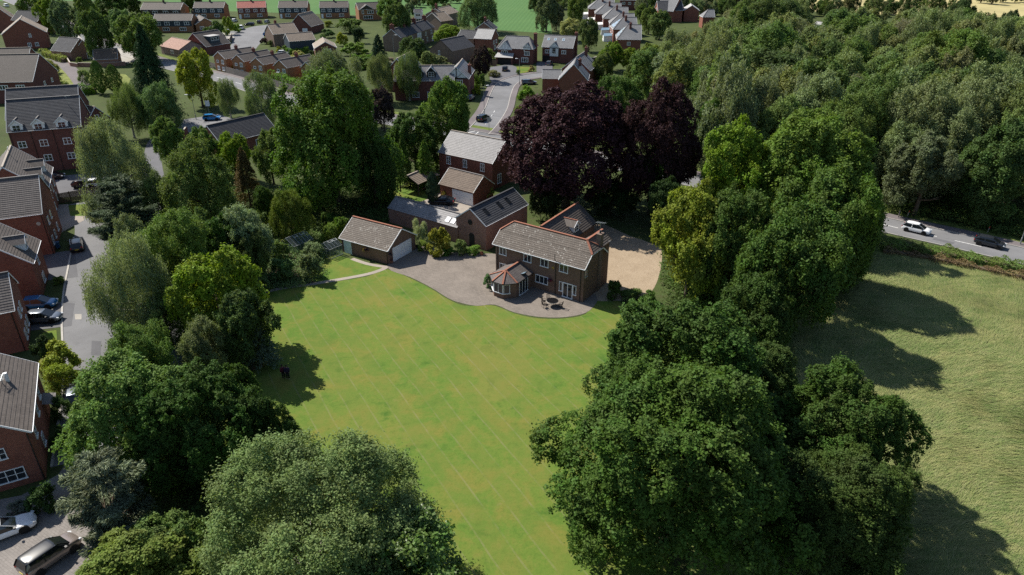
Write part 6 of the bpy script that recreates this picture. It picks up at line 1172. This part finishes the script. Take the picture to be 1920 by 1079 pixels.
SHR = [('dark shrub clump in the bungalow garden', (380,42,425,80),(.045,.07,.02)),('round lime shrub beside the turning circle', (416,34,440,66),LIM),('clipped bright hedge block beside the white van', (434,46,452,62),BRI),('yellow shrub by the turning circle drive', (499,52,512,66),YEL),('dark purple shrub on the front bank by the turning circle', (488,72,504,84),(.035,.02,.022)),('green shrub on the front bank by the turning circle', (500,76,516,88),MIDG),('small yellow shrub behind the stepped houses', (517,88,527,98),YEL),('green garden shrub behind the stepped houses', (528,86,544,98),MIDG),('cream-yellow shrub behind the fourth gable house', (546,96,570,110),(.24,.23,.09)),('dark clipped shrub beside the dark red gable', (576,96,592,112),(.035,.06,.022)),('yellow ball shrub, left of two in front of the dark-clad pair', (592,42,606,52),YEL),('yellow ball shrub, right of two in front of the dark-clad pair', (608,40,626,52),(.15,.18,.03)),('long green shrub mass right of the yellow balls', (624,38,680,62),(.075,.11,.03)),('golden shrub in the middle garden', (628,62,654,88),YEL),('dark conifer shrub in the middle garden', (660,54,686,82),SPR),('green shrub beside the white flat roof', (600,56,626,72),(.05,.085,.03)),('round dark shrub under the field-side detached house', (664,52,684,72),DK),('bright shrub row beside the garden shed', (640,84,690,100),(.09,.14,.028)),('yellow-green shrub on the split-level bank', (424,120,446,136),(.2,.19,.03)),('grey-green shrub in front of the first gable house', (400,112,424,130),(.065,.09,.045)),('clipped green shrub at the Tudor villa side', (884,142,902,182),(.07,.12,.022)),('dark clipped cypress row beside the side road', (896,140,912,192),(.055,.09,.022)),('yellow-green shrub by the side road', (884,160,904,178),YEL),('green shrub inside the bend of the side road', (968,162,1004,190),(.09,.15,.02)),('bright bush under the copper beech edge', (960,200,984,220),LIM),('flowering shrub on the round lawn corner', (990,124,1002,136),(.18,.15,.07)),('small green shrub on the round lawn', (966,132,976,142),MIDG),('mixed shrub bank beside the black drive', (912,132,940,146),(.12,.12,.05)),('shrub beside the pale roofed brick house', (906,92,930,112),MIDG),('green shrub against the grey gable houses', (1106,132,1130,152),(.1,.15,.025)),('dark shrub right of the grey gable houses', (1118,140,1142,158),(.045,.07,.02)),('pale planting behind the Tudor villa ridge', (802,108,846,122),(.1,.12,.06)),('white-flowered shrub under the pale lamp post', (716,108,740,122),(.18,.17,.13)),('dark hedge block beside the garden shed', (660,112,706,128),(.05,.09,.02)),('rough shrub on the rough plot', (76,112,110,140),(.13,.16,.04)),('grassy shrub below the broad brown roof', (80,138,122,164),(.14,.17,.05)),('weedy shrub beside the clipped conifers', (146,132,172,160),(.11,.145,.05)),('shrub by the white double doors', (142,108,154,122),(.09,.13,.035)),('climber on the neighbour house corner', (808,290,830,335),LIM),('yellow-green bush in a planter beside the double garage', (900,350,930,374),(.16,.2,.04)),('pale yellow shrub at the far edge of the neighbour lawn', (726,300,748,345),(.14,.17,.05)),('orange-tinted flowering shrub by the double garage', (826,356,842,374),(.14,.11,.03)),('large golden-green shrub in front of the long outbuilding', (800,428,850,480),(.12,.13,.025)),('low green plants at the foot of the barn, left', (848,450,876,480),(.09,.13,.045)),('low bright plants at the foot of the barn, right', (872,460,902,480),(.1,.16,.03)),('low yellow-green plants beside the garage drive', (782,450,806,474),(.12,.16,.04)),('lush shrub between the garage drive and the barn bed', (828,462,856,482),(.08,.13,.03)),('silvery shrub at the left corner of the sunroom', (905,514,928,552),(.09,.13,.065)),('dark shrub at the right rear corner of the main house', (1138,526,1170,566),(.04,.065,.018)),('low hedge shrub along the gravel yard edge', (1160,540,1205,566),(.07,.105,.03)),('low hedge shrub at the end of the gravel yard edge', (1195,545,1235,575),(.06,.095,.025)),('dark round rhododendron behind the garage, left', (600,398,632,440),(.05,.08,.018)),('bright round rhododendron behind the garage, right', (622,408,655,450),(.085,.125,.022)),('leafy laurel above the smaller greenhouse', (598,420,640,460),(.08,.12,.024)),('flowering shrub bed left of the smaller greenhouse', (565,455,612,490),(.1,.13,.06)),('tall bean-like shrub on the right of the vegetable plot', (560,475,612,530),(.085,.125,.055)),('green shrub on the left of the vegetable plot', (505,485,560,535),(.075,.115,.045)),('shrub mass above the garden path end', (455,505,510,555),(.05,.08,.03)),('yellow border shrub beyond the larger greenhouse', (520,440,552,465),(.15,.17,.03)),('shrub mass beside the larger greenhouse', (505,450,545,495),(.085,.125,.035)),('dark border shrub below the round clipped tree', (470,440,515,480),(.055,.085,.03)),('pale shrub at the start of the belt by the upper lawn', (480,400,520,450),(.075,.11,.04)),('bright golden hedge bush beside the close road, upper', (72,640,144,708),(.15,.18,.035)),('bright golden hedge bush beside the close road, lower', (80,678,145,742),(.14,.168,.035)),('variegated pale bush against the nearest brick house', (72,672,100,712),(.24,.25,.12)),('dark shrub below the bright golden hedge', (95,740,135,800),(.045,.07,.025)),('dark shrub along the nearest brick house wall, lower', (92,800,132,880),(.03,.05,.018)),('grey lavender bush under the lower window of the nearest brick house', (14,938,50,972),(.1,.12,.1)),('dark laurel at the corner of the nearest brick house', (50,905,110,962),(.035,.06,.02)),('dark shrub between the end house and the bright golden hedge', (58,630,100,680),(.03,.05,.018)),('small planted bush in front of the side-dormer house', (100,518,124,535),(.1,.14,.04)),('dark undergrowth bush beside the pine', (120,445,175,480),(.05,.075,.03)) if False else ('bush at the lawn corner by the brown fence', (172,370,200,392),(.06,.085,.03))]
for lb, bx, cl in SHR: shrub(lb, bx, cl)
tree('pampas-like pale grass clump in front of the long outbuilding', (764,412,808,462), 'grassy', (.2,.22,.12), -.1, 'pampas_grass', cat='grass clump')
# --- hedges
def in_poly(P, poly):
    x, y = P[:,0], P[:,1]; ins = np.zeros(len(P), bool); j = len(poly)-1
    for i in range(len(poly)):
        xi, yi = poly[i]; xj, yj = poly[j]; c = ((yi > y) != (yj > y)) & (x < (xj-xi)*(y-yi)/(yj-yi+1e-12)+xi); ins ^= c; j = i
    return ins
def hedge(label, px, w, h, col, dens=150, leaf=.16, name='hedge', kind=None, mat='leaf', wild=.12, world=False):
    P = [np.array(p, float) if world else G(*p) for p in px]; o = P[0].copy(); rng = np.random.default_rng(abs(hash(label)) % 1000 if False else len(label)*7+len(px)); L = [np.linalg.norm(b-a) for a, b in zip(P[:-1], P[1:])]; n = int(sum(L)*(w+2*h)*dens)
    s = rng.choice(len(L), n, p=np.array(L)/sum(L)); t = rng.uniform(0,1,n); A = np.array(P)[:-1][s]; Bp = np.array(P)[1:][s]; c = A+(Bp-A)*t[:,None]; u = (Bp-A)/np.linalg.norm(Bp-A,axis=1,keepdims=True); nn = np.stack([-u[:,1],u[:,0]],1)
    per = w+2*h; q = rng.uniform(0,per,n); lat = np.where(q<w, q-w/2, np.where(q<w+h, -w/2, w/2)); zz = np.where(q<w, h, np.where(q<w+h, q-w, q-w-h)); ds = np.concatenate([[0],np.cumsum(L)])[s]+t*np.array(L)[s]
    lump = 1+wild*np.sin(ds*1.9)+wild*np.sin(ds*.7+2)+wild*.8*np.sin(ds*4.3+lat*3); lat = lat*lump*rng.uniform(.85,1.08,n); zz = np.maximum(zz*lump*rng.uniform(.88,1.06,n), .03)
    Pp = np.stack([c[:,0]+nn[:,0]*lat-o[0], c[:,1]+nn[:,1]*lat-o[1], zz], 1); D = np.stack([nn[:,0]*np.sign(lat)*(q>=w), nn[:,1]*np.sign(lat)*(q>=w), (q<w)*1.0], 1); N = nrm(D+rdir(rng,n)*.7+np.array([0,0,.3]))
    me, at = leaf_mesh('foliage', Pp, N, rdir(rng,n), leaf, .6, rng, mat); finish(me, at, np.clip(.5+.5*np.sin(ds*1.3)*.5+rng.uniform(-.4,.4,n),0,1), mat)
    th = thing(name, label, 'hedge', (*o, 0)) if not kind else None
    if kind: ob = link(name, me, None, (*o, 0)); ob.color = (*col,1); tag(ob, label, 'undergrowth'); return struct(ob, kind)
    fo = link('foliage', me, th); fo.color = (col[0]*LEAF,col[1]*LEAF,col[2]*LEAF,1); m = MB()
    for a, b in zip(P[:-1], P[1:]): a2, b2 = a-o, b-o; m.bar((*a2,h*.3),(*b2,h*.3),w*.4,h*.55)
    m.build('branches', MATS['bark'], th)
hedge('overgrown bramble hedge between the meadow and the road', [(1575,482),(1650,462),(1705,470),(1760,480),(1830,493),(1920,510),(2020,536)], 2.4, 1.0, (.085,.12,.035), 110, .2, wild=.2)
hedge('reddish dock and grass strip below the bramble hedge', [(1655,473),(1720,483),(1800,498),(1920,524),(2000,546)], 1.6, .6, (.115,.085,.048), 110, .18, 'weed_strip', wild=.25)
hedge('bright clipped hedge above the long board fence', [(510,150),(535,160),(566,172)], 2.2, 2.4, (.075,.14,.02), 40, .3)
hedge('clipped green hedge beside the rough plot clipped conifers', [(150,178),(182,176)], 2.0, 2.4, (.065,.12,.015), 50, .3)
hedge('golden hedge in front of the white garden room', [(82,104),(104,112),(122,118)], 2.4, 1.8, (.14,.165,.03), 40, .3)
hedge('upper of two clipped hedges below the garden shed', [(660,116),(704,114)], 1.6, 2.0, (.075,.13,.02), 40, .3)
hedge('lower of two clipped hedges below the garden shed', [(660,128),(708,126)], 1.6, 2.6, (.1,.13,.025), 40, .3)
hedge('green hedge behind the fourth gable house', [(536,103),(580,100)], 1.6, 1.8, (.07,.125,.02), 40, .3)
hedge('hedge along the near bend of the wood road verge', [(1395,392),(1480,410),(1560,425)], 2.2, 1.4, (.05,.08,.025), 50, .26)
def undergrowth(label, px, n_clump, col, hmax, seed, leaf=.3, name='undergrowth'):
    rng = np.random.default_rng(seed); poly = [tuple(G(*q)) for q in px]; pa = np.array(poly); c = np.stack([rng.uniform(pa[:,0].min(),pa[:,0].max(),n_clump*3), rng.uniform(pa[:,1].min(),pa[:,1].max(),n_clump*3)],1); c = c[in_poly(c, poly)][:n_clump]; k = len(c)
    hz = hmax*(.25+.75*(.5+.5*np.sin(c[:,0]*.45+1)*np.sin(c[:,1]*.37)))*rng.uniform(.5,1,k); per = 15; idx = np.repeat(np.arange(k), per); n = len(idx); d = rdir(rng, n); d[:,2] = np.abs(d[:,2]); rc = rng.uniform(.5,1.1,k)[idx][:,None]; P = np.stack([c[idx,0],c[idx,1],hz[idx]*rng.uniform(.1,1,n)],1)+d*rc*np.array([1,1,.5])
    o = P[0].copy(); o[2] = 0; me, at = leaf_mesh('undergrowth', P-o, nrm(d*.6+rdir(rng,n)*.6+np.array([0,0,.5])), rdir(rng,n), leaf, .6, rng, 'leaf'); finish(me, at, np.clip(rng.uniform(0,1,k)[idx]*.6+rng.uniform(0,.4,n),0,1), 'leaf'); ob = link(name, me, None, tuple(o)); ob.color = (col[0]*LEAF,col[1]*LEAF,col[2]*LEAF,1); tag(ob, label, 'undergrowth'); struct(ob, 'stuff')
# --- the wood on the right: trees in rough rows back from the road
ORD = ['first','second','third','fourth','fifth','sixth','seventh','eighth','ninth','tenth','eleventh','twelfth','thirteenth','fourteenth','fifteenth','sixteenth','seventeenth','eighteenth','nineteenth','twentieth','twenty-first','twenty-second','twenty-third','twenty-fourth','twenty-fifth','twenty-sixth','twenty-seventh','twenty-eighth','twenty-ninth','thirtieth','thirty-first','thirty-second','thirty-third','thirty-fourth','thirty-fifth','thirty-sixth']
wr_ = np.random.default_rng(5)
EDGE = [(1128,165),(1150,125),(1180,100),(1215,85),(1250,62),(1300,50),(1340,36),(1360,20),(1400,4),(1500,0),(1525,14),(1600,18),(1700,24),(1760,20),(1790,18),(1830,30),(1900,35),(2050,45)]
def edge_y(px): return float(np.interp(px, [e[0] for e in EDGE], [e[1] for e in EDGE]))
def road_y(px): return float(np.interp(px, [1300,1400,1560,1660,1790,1920,2060], [320,345,355,368,390,414,442]))
WCOL = [((.115,.14,.066),'grey-green birch'),((.104,.132,.05),'pale green birch'),((.07,.105,.03),'mid-green tree'),((.12,.138,.076),'silvery willow'),((.052,.078,.027),'dark green tree'),((.112,.128,.05),'olive-green tree')]
Y = 112.0; rowi = 0; placed = 0
while Y < 440:
    step = 7.4 + (Y-108)*.017; xs = np.arange(-20, 330, step) + wr_.uniform(-2,2); col_i = 0
    for x in xs:
        xx = x+wr_.uniform(-.3,.3)*step; yy = Y+wr_.uniform(-.3,.3)*step; r = step*wr_.uniform(.62,.86); rz = r*wr_.uniform(.85,1.25); cl_ = wr_.uniform(.6,2.2); zc = cl_+rz
        if yy < 150: r *= 1.1; rz *= 1.25
        bx, by = proj(xx, yy, 0); cx_, cy_ = proj(xx, yy, zc); tx, ty = proj(xx, yy, zc+rz)
        if cx_ > 2030 or cx_ < 1120: continue
        if ty < edge_y(cx_)-6 or by > road_y(bx)+1: continue
        if cx_ < 1330 and by > 200 + (cx_-1130)*.25: continue
        if 1330 <= cx_ < 1640 and by > 372: continue
        if abs(cx_-1536) < 16 and 40 < by < 62: continue
        k = int(wr_.choice(6, p=[.24,.2,.18,.14,.12,.12])); c, kd = WCOL[k]; v = 3 if (k in (0,3) and wr_.uniform() < .6) else int(wr_.integers(3)); near = yy < 135
        tree(f'{kd} in the wood, {ORD[col_i]} along the {ORD[rowi]} row back from the road', None, 'fine' if near and k != 3 else 'wood', c, cl_, 'woodland_tree', 2 if k in (0,1,3) else 0, 'tree', 'trees of the wood beyond the road', None if near else v, world=((xx,yy),r,rz)); col_i += 1; placed += 1
    Y += step*.86; rowi += 1
print('wood trees', placed, 'rows', rowi)
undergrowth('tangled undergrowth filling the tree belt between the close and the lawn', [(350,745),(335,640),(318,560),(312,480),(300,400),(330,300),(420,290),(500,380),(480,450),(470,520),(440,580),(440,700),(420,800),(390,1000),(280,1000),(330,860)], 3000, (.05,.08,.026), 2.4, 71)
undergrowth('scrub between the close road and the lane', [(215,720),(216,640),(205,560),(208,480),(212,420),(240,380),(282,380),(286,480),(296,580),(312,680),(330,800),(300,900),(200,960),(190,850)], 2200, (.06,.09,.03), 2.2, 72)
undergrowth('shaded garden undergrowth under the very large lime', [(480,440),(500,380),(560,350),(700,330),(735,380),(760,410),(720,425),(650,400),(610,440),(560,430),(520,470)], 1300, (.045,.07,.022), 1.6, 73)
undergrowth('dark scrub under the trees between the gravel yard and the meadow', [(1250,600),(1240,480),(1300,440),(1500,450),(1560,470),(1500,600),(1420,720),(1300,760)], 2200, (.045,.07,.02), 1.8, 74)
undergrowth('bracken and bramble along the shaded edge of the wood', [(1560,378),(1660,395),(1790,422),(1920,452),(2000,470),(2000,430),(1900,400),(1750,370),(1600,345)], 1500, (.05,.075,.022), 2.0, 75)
undergrowth('leafy rows of vegetables and flowers on the kitchen garden plot', [(470,525),(500,480),(525,462),(560,470),(600,482),(606,520),(560,540),(510,545)], 700, (.085,.125,.05), .9, 76, .22, 'vegetable_planting')
undergrowth('mixed border planting between the larger greenhouse and the garage', [(500,462),(520,440),(590,428),(640,440),(632,452),(600,470),(560,468)], 420, (.085,.125,.04), 1.1, 77, .24, 'border_planting')
# single darker and taller trees that stand out in the wood
for lb, bx, kd, cl in (('large dark yew-like tree in the middle of the wood', (1608,40,1690,105), 'lime', (.035,.055,.018)),('tall dark oak at the top of the wood by the hay field', (1768,0,1832,82), 'lime', (.035,.055,.022)),('dense dark oak above the yellow-green tree tops', (1335,98,1560,235), 'lime', (.04,.062,.022)),('dark pine left of its twin at the hay field edge', (1820,28,1872,90), 'mid', (.035,.045,.02)),('dark pine right of its twin at the hay field edge', (1862,22,1908,92), 'mid', (.035,.05,.022)),('grey oak crown bulging above the road by the white car', (1665,250,1810,388), 'lime', (.075,.1,.05)),('dark oak over the road at the right edge', (1800,225,1960,400), 'lime', (.045,.07,.024)),('bright green rounded crown in the near wood', (1190,85,1260,150), 'mid', (.095,.14,.03)),('leafy pale crown in the middle of the near wood', (1400,40,1470,110), 'mid', (.085,.11,.045)),('dark crown left of the pale shed roof', (1462,24,1526,66), 'mid', (.045,.065,.024)),('green crown right of the pale shed roof', (1540,20,1600,62), 'mid', (.08,.12,.045))): tree(lb, bx, kd, cl, 2.0, 'woodland_tree')
# far hedgerows
far = np.random.default_rng(8); fi = 0
for (x0, y0, x1, y1, n, s) in ((1205,8,1500,2,22,30),(1500,14,1800,10,18,26),(1000,4,1120,-8,9,30),(1560,22,1660,30,6,18),(1690,30,1800,26,7,18),(1840,-6,1990,-14,8,22),(745,2,860,-6,8,20),(1290,14,1420,16,9,28)):
    for i in range(n):
        t_ = (i+far.uniform(-.2,.2))/max(1,n-1); px = x0+(x1-x0)*t_; py = y0+(y1-y0)*t_+far.uniform(-2,2); w = s*far.uniform(.8,1.3); c, kd = WCOL[int(far.integers(6))]
        tree(f'{kd} in a far hedgerow at the top, {ORD[i]} along its {ORD[fi]} line', (px-w/2,py-w*.5,px+w/2,py+w*.45), 'wood', tuple(v*.9 for v in c), .6, 'hedgerow_tree', 0, 'tree', 'far hedgerow trees')
    fi += 1
# --- tall grass in the meadow
g = np.random.default_rng(3); poly = [tuple(G(*p)) for p in [(1480,600),(1530,500),(1600,474),(1700,482),(1800,497),(1925,520),(1990,560),(2050,1120),(1700,1150),(1400,1120),(1480,850),(1500,700)]]
pa = np.array(poly); N0 = 620000; P2 = np.stack([g.uniform(pa[:,0].min(), pa[:,0].max(), N0), g.uniform(pa[:,1].min(), pa[:,1].max(), N0)], 1); P2 = P2[in_poly(P2, poly)]
dd = np.hypot(P2[:,0], P2[:,1]); P2 = P2[g.uniform(0,1,len(P2)) < np.clip(1.3-dd/130, .3, 1)][:330000]
x, y = P2[:,0], P2[:,1]; fl_ = 1.1*np.sin(x*.16+y*.05)+1.3*np.sin(y*.13-x*.06+1)+.7*np.sin(x*.5+y*.43)+.5*np.sin(x*1.1-y*.9); th_ = .35+fl_*.55+g.normal(size=len(x))*.35; hgt = g.uniform(.12,.42,len(x))*(1+.35*np.sin(x*.3+2)*np.sin(y*.27)); ln_ = g.uniform(1.2,2.6,len(x))*hgt+.15
w = g.uniform(.014,.028,len(x)); ux, uy = np.cos(th_), np.sin(th_); V = np.empty((len(x),3,3), np.float32); V[:,0] = np.stack([x+uy*w, y-ux*w, np.zeros_like(x)],1); V[:,1] = np.stack([x-uy*w, y+ux*w, np.zeros_like(x)],1); V[:,2] = np.stack([x+ux*ln_, y+uy*ln_, hgt],1)
me = bpy.data.meshes.new('meadow_grass'); n = len(x); me.vertices.add(3*n); me.vertices.foreach_set('co', V.reshape(-1)); me.loops.add(3*n); me.loops.foreach_set('vertex_index', np.arange(3*n, dtype=np.int32)); me.polygons.add(n); me.polygons.foreach_set('loop_start', np.arange(0,3*n,3,dtype=np.int32))
at = me.attributes.new('var','FLOAT','POINT'); at.data.foreach_set('value', np.repeat(g.uniform(0,1,n),3).astype(np.float32)); me.materials.append(MATS['meadow_blade']); me.update(calc_edges=True)
mg = link('meadow_grass', me); tag(mg, 'tall wind-swept grass of the meadow on the right', 'grass'); struct(mg, 'stuff')
print('grass blades', n)
